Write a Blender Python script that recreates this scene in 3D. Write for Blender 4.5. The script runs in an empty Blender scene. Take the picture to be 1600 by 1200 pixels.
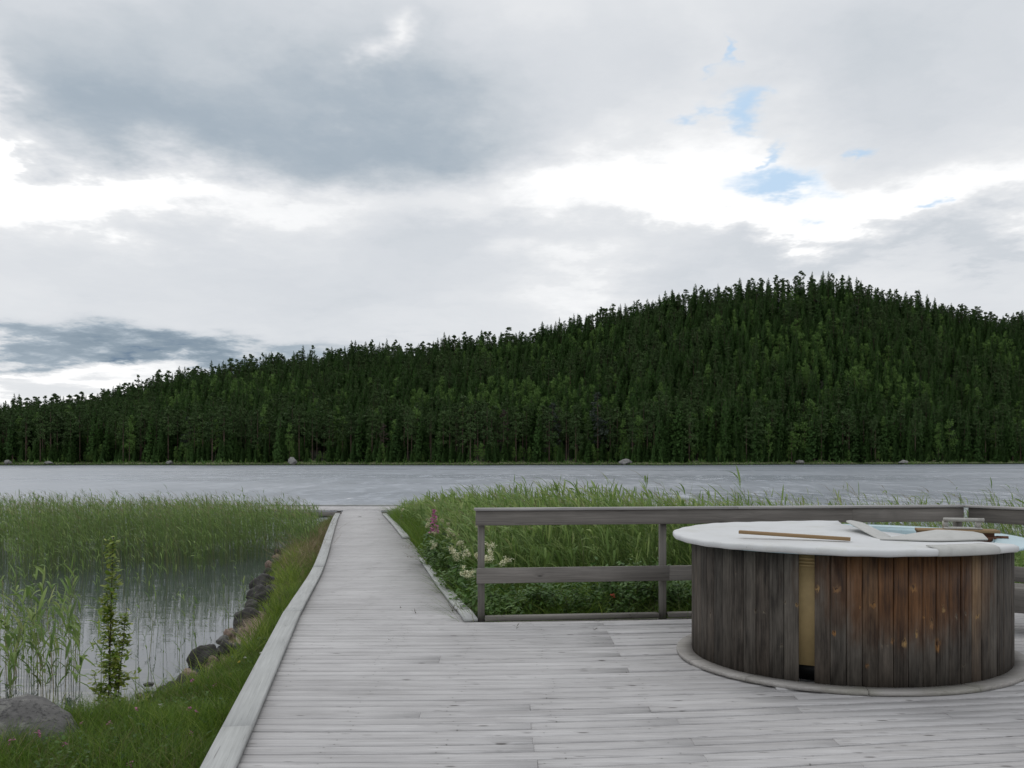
import bpy, bmesh, math, random
import numpy as np
from mathutils import Vector, Matrix, noise as mnoise

R = math.radians
S = bpy.context.scene
C = S.collection
rng = np.random.default_rng(7)
random.seed(7)
WATER = -0.77
F = 1330.0          # focal length of the photograph in its own pixels (1600 wide)
HZ = 716.0          # row of the horizon
EYE = 1.53

# ------------------------------------------------------------------ camera
cam = bpy.data.cameras.new('camera')
co = bpy.data.objects.new('camera', cam)
C.objects.link(co)
co.location = (0, 0, EYE)
co.rotation_euler = (R(90), 0, 0)
cam.sensor_width = 36
cam.lens = F / 1600 * 36
cam.shift_y = (HZ - 600) / 1600
cam.clip_end = 5000
cam.clip_start = 0.05
S.camera = co

S.view_settings.view_transform = 'Standard'
S.view_settings.look = 'None'
S.view_settings.exposure = 0.0
S.view_settings.gamma = 1.0
try:
    S.view_settings.use_curve_mapping = False
except Exception:
    pass

# ------------------------------------------------------------------ node helpers
class NT:
    def __init__(self, nt):
        self.nt = nt
    def n(self, t, **kw):
        nd = self.nt.nodes.new(t)
        ins = kw.pop('ins', {})
        for k, v in kw.items():
            setattr(nd, k, v)
        for k, v in ins.items():
            self.set(nd, k, v)
        return nd
    def set(self, nd, k, v):
        s = nd.inputs[k]
        if isinstance(v, bpy.types.NodeSocket):
            self.nt.links.new(v, s)
        else:
            s.default_value = v
    def m(self, op, a, b=None, c=None, clamp=False):
        nd = self.nt.nodes.new('ShaderNodeMath'); nd.operation = op; nd.use_clamp = clamp
        self.set(nd, 0, a)
        if b is not None: self.set(nd, 1, b)
        if c is not None: self.set(nd, 2, c)
        return nd.outputs[0]
    def vm(self, op, a, b=None, c=None):
        nd = self.nt.nodes.new('ShaderNodeVectorMath'); nd.operation = op
        self.set(nd, 0, a)
        if b is not None: self.set(nd, 1, b)
        if c is not None: self.set(nd, 2, c)
        return nd.outputs[1] if op in ('DOT_PRODUCT', 'LENGTH') else nd.outputs[0]
    def mix(self, f, a, b, bt='MIX'):
        nd = self.nt.nodes.new('ShaderNodeMix'); nd.data_type = 'RGBA'; nd.blend_type = bt
        self.set(nd, 0, f); self.set(nd, 6, a); self.set(nd, 7, b)
        return nd.outputs[2]
    def noise(self, vec, scale=5, detail=3, rough=.55, dist=0.0):
        nd = self.nt.nodes.new('ShaderNodeTexNoise')
        self.set(nd, 'Vector', vec); self.set(nd, 'Scale', scale); self.set(nd, 'Detail', detail)
        self.set(nd, 'Roughness', rough); self.set(nd, 'Distortion', dist)
        return nd.outputs[0]
    def rng(self, v, a, b, c=0., d=1., smooth=False):
        nd = self.nt.nodes.new('ShaderNodeMapRange')
        if smooth: nd.interpolation_type = 'SMOOTHSTEP'
        self.set(nd, 0, v); self.set(nd, 1, a); self.set(nd, 2, b); self.set(nd, 3, c); self.set(nd, 4, d)
        return nd.outputs[0]

def c4(c): return (c[0], c[1], c[2], 1)

# ------------------------------------------------------------------ world: sky with broken cloud
SUN_EL, SUN_AZ = R(52), R(-25)      # azimuth from +Y towards +X
w = bpy.data.worlds.new('World'); S.world = w; w.use_nodes = True
w.node_tree.nodes.clear()
N = NT(w.node_tree)
sky = N.n('ShaderNodeTexSky', sky_type='NISHITA', sun_disc=False)
sky.sun_elevation = SUN_EL; sky.sun_rotation = SUN_AZ
tc = N.n('ShaderNodeTexCoord').outputs['Generated']
sep = N.n('ShaderNodeSeparateXYZ', ins={0: tc})
X, Y, Z = sep.outputs
az = N.m('ARCTAN2', X, Y)
el = N.m('ARCSINE', Z)
def pix(px, py):
    return math.atan((px - 800) / F), math.atan((HZ - py) / math.hypot(F, px - 800))
pv = N.n('ShaderNodeCombineXYZ', ins={0: az, 1: el, 2: 0.0}).outputs[0]
# cloud-layer coordinates (a plane overhead, so clouds flatten towards the horizon)
zc = N.m('ADD', N.m('ABSOLUTE', Z), 0.13)
lay = N.n('ShaderNodeCombineXYZ', ins={0: N.m('DIVIDE', X, zc), 1: N.m('DIVIDE', Y, zc), 2: 0.0}).outputs[0]
warp = N.n('ShaderNodeTexNoise', ins={'Vector': lay, 'Scale': 1.5, 'Detail': 6.0, 'Roughness': .62}).outputs[1]
wv = N.vm('MULTIPLY', N.vm('SUBTRACT', warp, (.5, .5, .5)), (.40, .22, 0))
pw = N.vm('ADD', pv, wv)
BL = [ # px, py, sx, sy, amplitude : cloud banks
    (430,165,300,75,-.15),(150,110,160,80,-.12),(660,215,210,50,-.18),(250,190,160,50,-.08),(560,120,150,60,-.06),
    (30,275,75,42,.30),(240,290,120,30,.28),(10,200,22,70,.30),(590,100,26,16,.30),
    (480,300,90,20,.10),(950,290,240,50,.22),(1350,312,230,36,.26),(1010,215,120,50,.12),
    (720,365,120,28,-.10),(900,440,70,35,.16),(780,410,80,30,-.04),(1280,368,190,16,-.14),(1460,372,100,11,-.10),
    (1130,400,260,30,-.08),(40,552,400,24,-.33),(330,562,190,18,-.22),(60,600,190,20,.26),(210,578,26,8,-.3),
    (300,15,300,40,-.05),(1320,60,260,70,-.09),(1500,180,150,70,-.04),(100,395,200,60,-.04),(450,440,260,50,-.06),
    (800,20,60,30,.05),(1090,90,40,90,.06)]
acc = None
for (px, py, sx, sy, A) in BL:
    a0, e0 = pix(px, py)
    inv = (F / sx * .75, F / sy * .75, 0)
    dv = N.vm('MULTIPLY_ADD', pw, inv, (-a0 * inv[0], -e0 * inv[1], 0))
    dd = N.vm('DOT_PRODUCT', dv, dv)
    g = N.m('POWER', .38, dd)
    acc = N.m('MULTIPLY_ADD', g, A, acc if acc is not None else .828)
f1 = N.noise(lay, 1.1, 8, .6, .3)
f2 = N.noise(N.vm('MULTIPLY', N.vm('ADD', pv, wv), (1, 1.5, 1)), 5.5, 6, .52)
B = N.m('ADD', acc, N.m('MULTIPLY', N.m('SUBTRACT', f1, .5), .13))
B = N.m('ADD', B, N.m('MULTIPLY', N.m('SUBTRACT', f2, .5), .21))
ramp = N.n('ShaderNodeValToRGB', ins={0: B})
cr = ramp.color_ramp
cr.elements[0].position = .20; cr.elements[0].color = (.14, .21, .31, 1)
cr.elements[1].position = 1.0; cr.elements[1].color = (1.12, 1.12, 1.12, 1)
for p, c in ((.34, (.27, .34, .41, 1)), (.50, (.41, .48, .55, 1)), (.62, (.57, .62, .67, 1)), (.75, (.72, .75, .79, 1)), (.90, (.87, .885, .905, 1))):
    e = cr.elements.new(p); e.color = c
# openings of blue between the clouds
bl = None
for (px, py, sx, sy) in [(1242,276,80,20),(1132,152,24,20),(1180,235,14,26),(1380,190,24,9),(1475,310,20,9),(1105,60,9,20)]:
    a0, e0 = pix(px, py)
    inv = (F / sx * .8, F / sy * .8, 0)
    dv = N.vm('MULTIPLY_ADD', pw, inv, (-a0 * inv[0], -e0 * inv[1], 0))
    g = N.m('POWER', .38, N.vm('DOT_PRODUCT', dv, dv))
    bl = g if bl is None else N.m('MAXIMUM', bl, N.m('MULTIPLY', g, .75))
bm_ = N.rng(N.m('ADD', bl, N.m('MULTIPLY', N.m('SUBTRACT', f2, .5), .5)), .12, .95, 0, .9, True)
cloudcol = N.mix(bm_, ramp.outputs[0], (.50, .70, .93, 1))
bg1 = N.n('ShaderNodeBackground', ins={0: sky.outputs[0], 1: 0.05})
bg2 = N.n('ShaderNodeBackground', ins={0: cloudcol, 1: 0.97})
mixw = N.n('ShaderNodeMixShader', ins={0: .96})
w.node_tree.links.new(bg1.outputs[0], mixw.inputs[1]); w.node_tree.links.new(bg2.outputs[0], mixw.inputs[2])
wo = N.n('ShaderNodeOutputWorld'); w.node_tree.links.new(mixw.outputs[0], wo.inputs[0])
w.cycles.sampling_method = 'MANUAL'; w.cycles.sample_map_resolution = 512

sl = bpy.data.lights.new('sun', 'SUN'); sl.energy = .5; sl.angle = R(25); sl.color = (1, .96, .9)
so = bpy.data.objects.new('sun', sl); C.objects.link(so)
sd = Vector((math.sin(SUN_AZ) * math.cos(SUN_EL), math.cos(SUN_AZ) * math.cos(SUN_EL), math.sin(SUN_EL)))
so.rotation_euler = (-sd).to_track_quat('-Z', 'Y').to_euler()
so.location = (0, 0, 60)

# ------------------------------------------------------------------ object helpers
def mesh_np(name, V, Fc, mat=None, smooth=False, attrs=None):
    """V (n,3); Fc (m,k) array or list of arrays of equal width"""
    me = bpy.data.meshes.new(name)
    V = np.asarray(V, np.float32)
    if not isinstance(Fc, list): Fc = [Fc]
    Fc = [np.asarray(f, np.int32) for f in Fc if len(f)]
    nl = sum(f.size for f in Fc); nf = sum(len(f) for f in Fc)
    me.vertices.add(len(V)); me.vertices.foreach_set('co', V.ravel())
    me.loops.add(nl); me.loops.foreach_set('vertex_index', np.concatenate([f.ravel() for f in Fc]))
    tot = np.concatenate([np.full(len(f), f.shape[1]) for f in Fc])
    st = np.concatenate([[0], np.cumsum(tot)[:-1]])
    me.polygons.add(nf); me.polygons.foreach_set('loop_start', st.astype(np.int32)); me.polygons.foreach_set('loop_total', tot.astype(np.int32))
    me.update(calc_edges=True)
    if smooth: me.polygons.foreach_set('use_smooth', np.ones(nf, bool))
    if attrs:
        for k, a in attrs.items():
            at = me.attributes.new(k, 'FLOAT', 'POINT'); at.data.foreach_set('value', np.asarray(a, np.float32))
    if mat: me.materials.append(mat)
    return me

def obj(name, me, parent=None, loc=None, rot=None):
    o = bpy.data.objects.new(name, me); C.objects.link(o)
    if parent is not None: o.parent = parent
    if loc is not None: o.location = loc
    if rot is not None: o.rotation_euler = rot
    return o

def tag(o, label=None, cat=None, group=None, kind=None):
    if label: o['label'] = label
    if cat: o['category'] = cat
    if group: o['group'] = group
    if kind: o['kind'] = kind
    return o

def empty(name, loc=(0, 0, 0)):
    o = bpy.data.objects.new(name, None); C.objects.link(o); o.location = loc
    o.empty_display_size = .1
    return o

PROF = 8
def board_mesh(name, L, wd, t, mat, ch=.004, nseg=1, bend=None, wfun=None, twist=0., jit=0.):
    """plank with its length along local x (centred), width y, top at z=0; chamfered edges"""
    xs = np.linspace(-L / 2, L / 2, nseg + 1)
    V = []
    for i, x in enumerate(xs):
        ww = wd * (wfun(x) if wfun else 1)
        h = ww / 2; yo = bend(x) if bend else 0
        e0 = jit * (random.random() - .5)
        for (a, b) in ((-h, -t + ch), (-h, -ch), (-h + ch, 0), (h - ch, 0), (h, -ch), (h, -t + ch), (h - ch, -t), (-h + ch, -t)):
            V.append((x, a + yo, b + twist * x * a + e0))
    Fq = []
    for i in range(nseg):
        for k in range(8):
            a = i * 8 + k; b = i * 8 + (k + 1) % 8
            Fq.append((a, b, b + 8, a + 8))
    caps = [tuple(range(7, -1, -1)), tuple(range(nseg * 8, nseg * 8 + 8))]
    me = mesh_np(name, V, [np.array(Fq), np.array(caps)], mat)
    bmf = bmesh.new(); bmf.from_mesh(me); bmesh.ops.recalc_face_normals(bmf, faces=bmf.faces); bmf.to_mesh(me); bmf.free()
    return me

def beam(name, p0, p1, wd, t, mat, parent=None, up=(0, 0, 1), ch=.004, nseg=1, jit=0.):
    """board from p0 to p1; up = direction of its t thickness; p0,p1 on the centre of the 'top' face"""
    p0, p1 = Vector(p0), Vector(p1)
    d = p1 - p0; L = d.length; d.normalize()
    up = Vector(up); up = (up - d * up.dot(d)).normalized()
    yv = up.cross(d)
    M = Matrix((d, yv, up)).transposed().to_4x4(); M.translation = (p0 + p1) / 2
    me = board_mesh(name, L, wd, t, mat, ch, nseg, jit=jit)
    o = obj(name, me)
    if parent is not None:
        o.parent = parent
        M = Matrix.Translation(-parent.location) @ M
    o.matrix_local = M
    return o

def ground_pt(px, py, z):
    y = F * (EYE - z) / (py - HZ)
    return ((px - 800) / F * y, y, z)

# ------------------------------------------------------------------ materials
def newmat(name):
    m = bpy.data.materials.new(name); m.use_nodes = True
    nt = m.node_tree; nt.nodes.clear()
    n = NT(nt)
    out = n.n('ShaderNodeOutputMaterial')
    b = n.n('ShaderNodeBsdfPrincipled')
    nt.links.new(b.outputs[0], out.inputs[0])
    return m, n, b

def bump(n, b, h, strength=.5, dist=.002):
    bp = n.n('ShaderNodeBump', ins={'Height': h, 'Strength': strength, 'Distance': dist})
    n.set(b, 'Normal', bp.outputs[0])

def wood(name, light, dark, knot=(.10, .08, .07), knots=.5, vary=.25, stain=None, rough=.8, green=0., contrast=1.0, screws=False):
    m, n, b = newmat(name)
    ob = n.n('ShaderNodeTexCoord').outputs['Object']
    rnd = n.n('ShaderNodeObjectInfo').outputs['Random']
    off = n.n('ShaderNodeCombineXYZ', ins={0: n.m('MULTIPLY', rnd, 57.), 1: n.m('MULTIPLY', rnd, 131.), 2: n.m('MULTIPLY', rnd, 23.)}).outputs[0]
    p = n.vm('ADD', ob, off)
    pk = n.vm('MULTIPLY', p, (1.35, 4.6, 4.6))
    vo = n.n('ShaderNodeTexVoronoi', ins={'Vector': pk, 'Scale': 2.1, 'Randomness': 1.0})
    kd = vo.outputs['Distance']
    ksel = n.m('GREATER_THAN', n.n('ShaderNodeSeparateColor', ins={0: vo.outputs['Color']}).outputs[0], 1 - knots)
    km = n.m('MULTIPLY', n.rng(kd, .05, .12, 1, 0, True), ksel)
    halo = n.m('MULTIPLY', n.rng(kd, .05, .35, 1, 0, True), ksel)
    fv = n.n('ShaderNodeTexVoronoi', ins={'Vector': n.vm('MULTIPLY', p, (7, 42, 42)), 'Scale': 1.0, 'Randomness': 1.0})
    fsel = n.m('GREATER_THAN', n.n('ShaderNodeSeparateColor', ins={0: fv.outputs['Color']}).outputs[1], .88)
    fleck = n.m('MULTIPLY', n.rng(fv.outputs['Distance'], .12, .30, 1, 0, True), fsel)
    ps = n.vm('MULTIPLY', p, (1.6, 60, 60))
    ps = n.vm('ADD', ps, n.n('ShaderNodeCombineXYZ', ins={1: n.m('MULTIPLY', halo, 1.6)}).outputs[0])
    g1 = n.noise(ps, 1.0, 4, .62, .25)
    g2 = n.noise(n.vm('MULTIPLY', p, (5, 260, 260)), 1.0, 2, .5)
    blot = n.noise(n.vm('MULTIPLY', p, (1.2, 7, 7)), 1.0, 4, .6)
    wp = n.n('ShaderNodeNewGeometry').outputs['Position']
    big = n.noise(wp, .8, 4, .6)
    v = n.m('ADD', n.m('MULTIPLY', n.m('SUBTRACT', g1, .5), 1.5 * contrast), n.m('MULTIPLY', n.m('SUBTRACT', blot, .5), 1.1 * contrast))
    v = n.m('ADD', v, n.m('MULTIPLY', n.m('SUBTRACT', g2, .5), .5 * contrast))
    v = n.m('ADD', v, n.m('MULTIPLY', n.m('SUBTRACT', big, .5), .9))
    v = n.m('ADD', v, n.m('MULTIPLY', n.m('SUBTRACT', rnd, .5), vary * 2))
    v = n.m('ADD', v, .55, clamp=True)
    col = n.mix(v, c4(dark), c4(light))
    col = n.mix(n.m('MULTIPLY', halo, .25), col, c4(dark))
    col = n.mix(n.m('MULTIPLY', km, .8), col, c4(knot))
    crack = n.rng(n.noise(n.vm('MULTIPLY', p, (2.2, 120, 120)), 1.0, 3, .6), .66, .72, 0, 1)
    col = n.mix(n.m('MULTIPLY', crack, .55), col, c4(knot))
    if screws:
        col = n.mix(n.m('MULTIPLY', fleck, .6), col, c4(knot))
        wx = n.n('ShaderNodeSeparateXYZ', ins={0: wp}).outputs; oy = n.n('ShaderNodeSeparateXYZ', ins={0: ob}).outputs
        dx = n.m('MULTIPLY', n.m('SUBTRACT', n.m('FRACT', n.m('DIVIDE', n.m('ADD', wx[0], n.m('MULTIPLY_ADD', rnd, .16, 30.)), .6)), .5), .6)
        dy = n.m('SUBTRACT', n.m('ABSOLUTE', oy[1]), .036)
        dsc = n.m('SQRT', n.m('ADD', n.m('MULTIPLY', dx, dx), n.m('MULTIPLY', dy, dy)))
        col = n.mix(n.rng(dsc, .0042, 0.0070, .6, 0), col, (.07, .065, .06, 1))
        col = n.mix(n.rng(n.m('ADD', n.m('ABSOLUTE', dy), n.m('MULTIPLY', n.m('ABSOLUTE', dx), .12)), .004, .012, .25, 0), col, (.16, .15, .14, 1))
    if green:
        gm = n.rng(n.noise(wp, 2.3, 4, .65), .5, .72, 0, green)
        col = n.mix(gm, col, (.16, .17, .09, 1))
    if stain:
        sm = n.rng(n.noise(n.vm('MULTIPLY', wp, (1.2, 2.2, 1)), 1.4, 4, .6), .60, .75, 0, .45)
        col = n.mix(sm, col, c4(stain))
    n.set(b, 'Base Color', col); n.set(b, 'Roughness', rough)
    n.set(b, 'Specular IOR Level', .25)
    h = n.m('SUBTRACT', n.m('ADD', n.m('MULTIPLY', g1, .6), n.m('MULTIPLY', g2, .4)), n.m('MULTIPLY', crack, .8))
    bump(n, b, h, .5, .002)
    return m

M_deck = wood('weathered_deck_wood', (.585, .575, .575), (.33, .32, .32), (.11, .10, .095), .60, .05, stain=(.35, .34, .345), contrast=1.0, screws=True, rough=.78)
M_kerb = wood('grey_kerb_wood', (.50, .51, .50), (.33, .335, .33), (.12, .11, .10), .5, .12, stain=(.36, .36, .33))
M_rail = wood('dark_rail_wood', (.285, .265, .243), (.128, .118, .108), (.02, .018, .018), .5, .15, stain=(.11, .11, .10))
M_cap = wood('pale_cap_wood', (.44, .43, .42), (.24, .23, .23), (.08, .07, .06), .4, .12)
M_post = wood('post_wood', (.235, .222, .20), (.11, .102, .092), (.03, .03, .03), .4, .1)
M_ring = wood('ring_wood', (.44, .42, .40), (.24, .225, .21), (.08, .07, .06), .4, .10, green=.35, stain=(.16, .11, .08))
M_fresh = wood('brown_wood', (.36, .25, .14), (.20, .125, .06), (.06, .03, .02), .3, .1)
M_red = wood('reddish_wood', (.20, .10, .06), (.08, .035, .025), (.03, .02, .02), .2, .1)

def leafmat(name, cols, rough=.55, trans=.25, sub=0.):
    """cols: list of colours from tint 0 to 1"""
    m, n, b = newmat(name)
    t = n.n('ShaderNodeAttribute', attribute_name='tint').outputs['Fac']
    r = n.n('ShaderNodeValToRGB', ins={0: t})
    cr = r.color_ramp
    cr.elements[0].color = c4(cols[0]); cr.elements[0].position = 0
    cr.elements[1].color = c4(cols[-1]); cr.elements[1].position = 1
    for i, c in enumerate(cols[1:-1]):
        e = cr.elements.new((i + 1) / (len(cols) - 1)); e.color = c4(c)
    n.set(b, 'Base Color', r.outputs[0]); n.set(b, 'Roughness', rough); n.set(b, 'Specular IOR Level', .3)
    if trans:
        tr = n.n('ShaderNodeBsdfTranslucent', ins={0: r.outputs[0]})
        mx = n.n('ShaderNodeMixShader', ins={0: trans})
        m.node_tree.links.new(b.outputs[0], mx.inputs[1]); m.node_tree.links.new(tr.outputs[0], mx.inputs[2])
        out = [q for q in m.node_tree.nodes if q.type == 'OUTPUT_MATERIAL'][0]
        m.node_tree.links.new(mx.outputs[0], out.inputs[0])
    return m

M_reed = leafmat('reed_leaf', [(.30, .24, .14), (.11, .185, .052), (.185, .29, .078), (.29, .39, .12), (.42, .47, .20)], trans=.35)
M_grass = leafmat('grass_blade', [(.34, .28, .15), (.060, .12, .016), (.115, .205, .025), (.19, .29, .04), (.33, .38, .08)], trans=.35)
M_bush = leafmat('bush_leaf', [(.035, .08, .02), (.06, .13, .03), (.10, .19, .042), (.17, .26, .065)])
M_cream = leafmat('cream_blossom', [(.56, .56, .34), (.80, .78, .58)], trans=.2)
M_pink = leafmat('pink_blossom', [(.38, .09, .24), (.62, .22, .42)], trans=.2)
M_white = leafmat('white_blossom', [(.7, .7, .65), (.8, .8, .78)], trans=.2)
M_redf = leafmat('red_blossom', [(.5, .04, .03), (.6, .10, .06)], trans=.1)
M_yellow = leafmat('yellow_blossom', [(.6, .45, .04), (.7, .55, .08)], trans=.1)
M_straw = leafmat('dry_straw', [(.16, .11, .07), (.30, .23, .14), (.42, .34, .22)], trans=.1)

def treemat(name, a, bcol):
    m, n, b = newmat(name)
    rnd = n.n('ShaderNodeObjectInfo').outputs['Random']
    t = n.n('ShaderNodeAttribute', attribute_name='tint').outputs['Fac']
    k = n.m('ADD', n.m('MULTIPLY', rnd, .55), n.m('MULTIPLY', t, .45))
    n.set(b, 'Base Color', n.mix(k, c4(a), c4(bcol))); n.set(b, 'Roughness', .7); n.set(b, 'Specular IOR Level', .15)
    return m
M_spruce = treemat('spruce_needles', (.032, .070, .018), (.074, .148, .036))
M_pine = treemat('pine_needles', (.036, .068, .022), (.074, .122, .040))
M_birch = treemat('birch_leaves', (.080, .150, .034), (.130, .225, .055))
M_deadc = treemat('dead_needles', (.05, .045, .036), (.085, .06, .045))
M_greypine = treemat('grey_green_needles', (.035, .048, .036), (.055, .07, .05))
m, n, b = newmat('conifer_bark')
z_ = n.n('ShaderNodeTexCoord').outputs['Object']
n.set(b, 'Base Color', n.mix(n.rng(n.noise(z_, .5, 4, .6), .35, .65), (.055, .042, .035, 1), (.12, .075, .05, 1))); n.set(b, 'Roughness', .9)
M_bark = m
m, n, b = newmat('stem')
n.set(b, 'Base Color', n.mix(n.noise(n.n('ShaderNodeTexCoord').outputs['Object'], 20, 2), (.05, .045, .03, 1), (.10, .09, .05, 1))); n.set(b, 'Roughness', .8)
M_stem = m

def rockmat(name, a, bcol, lich):
    m, n, b = newmat(name)
    p = n.n('ShaderNodeTexCoord').outputs['Object']
    rnd = n.n('ShaderNodeObjectInfo').outputs['Random']
    p = n.vm('ADD', p, n.n('ShaderNodeCombineXYZ', ins={0: n.m('MULTIPLY', rnd, 31.)}).outputs[0])
    x1 = n.noise(p, 3.5, 8, .68); x2 = n.noise(p, 30, 5, .7); x3 = n.noise(p, 9, 6, .7)
    col = n.mix(n.rng(x1, .35, .65), c4(a), c4(bcol))
    col = n.mix(n.rng(x3, .55, .62, 0, .7), col, c4(lich))
    col = n.mix(n.rng(x2, .50, .62, 0, .8), col, (.03, .03, .03, 1))
    n.set(b, 'Base Color', col); n.set(b, 'Roughness', .85)
    bump(n, b, n.m('ADD', n.m('MULTIPLY', x1, 1.), n.m('MULTIPLY', x2, .25)), .8, .04)
    return m
M_rock = rockmat('grey_rock', (.07, .068, .066), (.16, .155, .15), (.22, .22, .20))
M_rockf = rockmat('pale_shore_rock', (.20, .20, .19), (.34, .335, .32), (.42, .42, .40))
M_rockd = rockmat('dark_wet_rock', (.035, .032, .03), (.085, .08, .075), (.10, .095, .085))
M_rockp = rockmat('pinkish_rock', (.20, .14, .11), (.34, .25, .20), (.26, .22, .18))

# ------------------------------------------------------------------ water
m, n, b = newmat('lake_water')
wp = n.n('ShaderNodeNewGeometry').outputs['Position']
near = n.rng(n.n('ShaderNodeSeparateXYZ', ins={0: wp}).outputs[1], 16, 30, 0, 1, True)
def wv_(sc, det, rg_=.6):
    nd = n.n('ShaderNodeTexNoise', ins={'Vector': n.vm('MULTIPLY', wp, sc), 'Scale': 1.0, 'Detail': det, 'Roughness': rg_, 'Distortion': 0.0})
    return n.vm('SUBTRACT', nd.outputs[1], (.5, .5, .5))
wa = n.vm('MULTIPLY', wv_((1.3, 2.8, 1), 4.), (.28, .40, 0))
wb = n.vm('ADD', n.vm('MULTIPLY', wv_((.30, .80, 1), 4.), (.16, .34, 0)), n.vm('ADD', n.vm('MULTIPLY', wv_((.05, .16, 1), 4.), (.08, .26, 0)), n.vm('ADD', n.vm('MULTIPLY', wv_((1.9, .45, 1), 4., .7), (.12, .95, 0)), n.vm('MULTIPLY', wv_((.5, .10, 1), 5., .75), (.10, .95, 0)))))
gust = n.rng(n.noise(n.vm('MULTIPLY', wp, (.012, .05, 1)), 1.0, 3, .55), .35, .65, .75, 1.15)
far_ = n.vm('SCALE', n.vm('ADD', wa, wb)); n.set(far_.node, 3, n.m('MULTIPLY', near, gust))
calm = n.vm('MULTIPLY', wv_((3.0, 13, 1), 3.), (.03, .085, 0))
nrm = n.vm('NORMALIZE', n.vm('ADD', n.vm('ADD', far_, calm), (0, 0, 1)))
n.set(b, 'Normal', nrm)
n.set(b, 'Base Color', n.mix(near, (.06, .07, .078, 1), (.16, .19, .235, 1))); n.set(b, 'IOR', n.rng(near, 0, 1, 1.5, 3.0)); n.set(b, 'Roughness', n.m('MULTIPLY', n.rng(near, 0, 1, .03, .30), n.rng(gust, .75, 1.15, .85, 1.1)))  # far base colour lightened to stand in for reflected sky
M_water = m
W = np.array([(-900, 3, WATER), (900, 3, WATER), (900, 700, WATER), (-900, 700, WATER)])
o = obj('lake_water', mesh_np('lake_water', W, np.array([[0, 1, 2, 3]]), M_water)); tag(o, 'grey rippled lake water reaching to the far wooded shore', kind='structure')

# ------------------------------------------------------------------ near ground
LAND = np.array([(-60, 5), (-12, 5.5), (-6, 6.0), (-4.3, 6.45), (-3.42, 7.1), (-3.12, 8.2), (-3.22, 9.8), (-3.60, 12.0), (-4.2, 14.3), (-4.95, 17.5),
                 (-5.4, 20), (-6.0, 24), (-6.4, 28), (-6.2, 30), (-5.0, 31), (-3.0, 27), (-1.0, 22.5), (0.8, 18), (2.3, 14.4), (4, 12), (7, 10.4), (14, 9.2), (60, 8), (60, -60), (-60, -60)])
def signed(P):
    P = np.asarray(P, float)[:, :2]
    A = LAND; B_ = np.roll(LAND, -1, 0)
    best = np.full(len(P), 1e9); ins = np.zeros(len(P), bool)
    for a, b_ in zip(A, B_):
        ab = b_ - a; t = np.clip(((P - a) @ ab) / (ab @ ab), 0, 1)
        d = np.hypot(*(P - a - t[:, None] * ab).T); best = np.minimum(best, d)
        c = ((a[1] > P[:, 1]) != (b_[1] > P[:, 1]))
        with np.errstate(divide='ignore', invalid='ignore'):
            xi = (b_[0] - a[0]) * (P[:, 1] - a[1]) / (b_[1] - a[1]) + a[0]
        ins ^= c & (P[:, 0] < xi)
    return np.where(ins, best, -best)
def wob(x, y):
    return (np.sin(x * 2.1 + 1.3 * np.sin(y * 1.7)) + np.sin(y * 2.9 + x * 1.1 + 2) + .6 * np.sin(x * 6.1 + y * 4.3) + .5 * np.sin(y * 7.7 - x * 3.9)) / 3.1
def gh(P):
    P = np.asarray(P, float)
    d = signed(P) + .10 * wob(P[:, 0] * 1.7, P[:, 1] * 1.7)
    h = WATER + np.where(d > 0, .46 * (1 - np.exp(-d * 1.15)), d * .35)
    h = np.maximum(h, -1.6)
    return h + .03 * wob(P[:, 0], P[:, 1])
gx = np.concatenate([np.linspace(-200, -16, 12), np.arange(-15, 15.01, .2), np.linspace(16, 200, 12)])
gy = np.concatenate([np.linspace(-200, -2, 10), np.arange(-1, 36.01, .2)])
GX, GY = np.meshgrid(gx, gy)
P = np.c_[GX.ravel(), GY.ravel()]
V = np.c_[P, gh(P)]
nx, ny = len(gx), len(gy)
I = np.arange(nx * ny).reshape(ny, nx)
Q = np.stack([I[:-1, :-1], I[:-1, 1:], I[1:, 1:], I[1:, :-1]], -1).reshape(-1, 4)
m, n, b = newmat('lakeside_soil')
wp = n.n('ShaderNodeNewGeometry').outputs['Position']
q = n.noise(wp, 3, 6, .65)
n.set(b, 'Base Color', n.mix(n.rng(q, .4, .65), (.035, .045, .018, 1), (.075, .06, .04, 1))); n.set(b, 'Roughness', .95)
bump(n, b, n.noise(wp, 25, 5, .7), .8, .03)
o = obj('lakeside_ground', mesh_np('lakeside_ground', V, Q, m, True)); tag(o, 'grassy soil bank between the deck and the lake', kind='structure')

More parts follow.
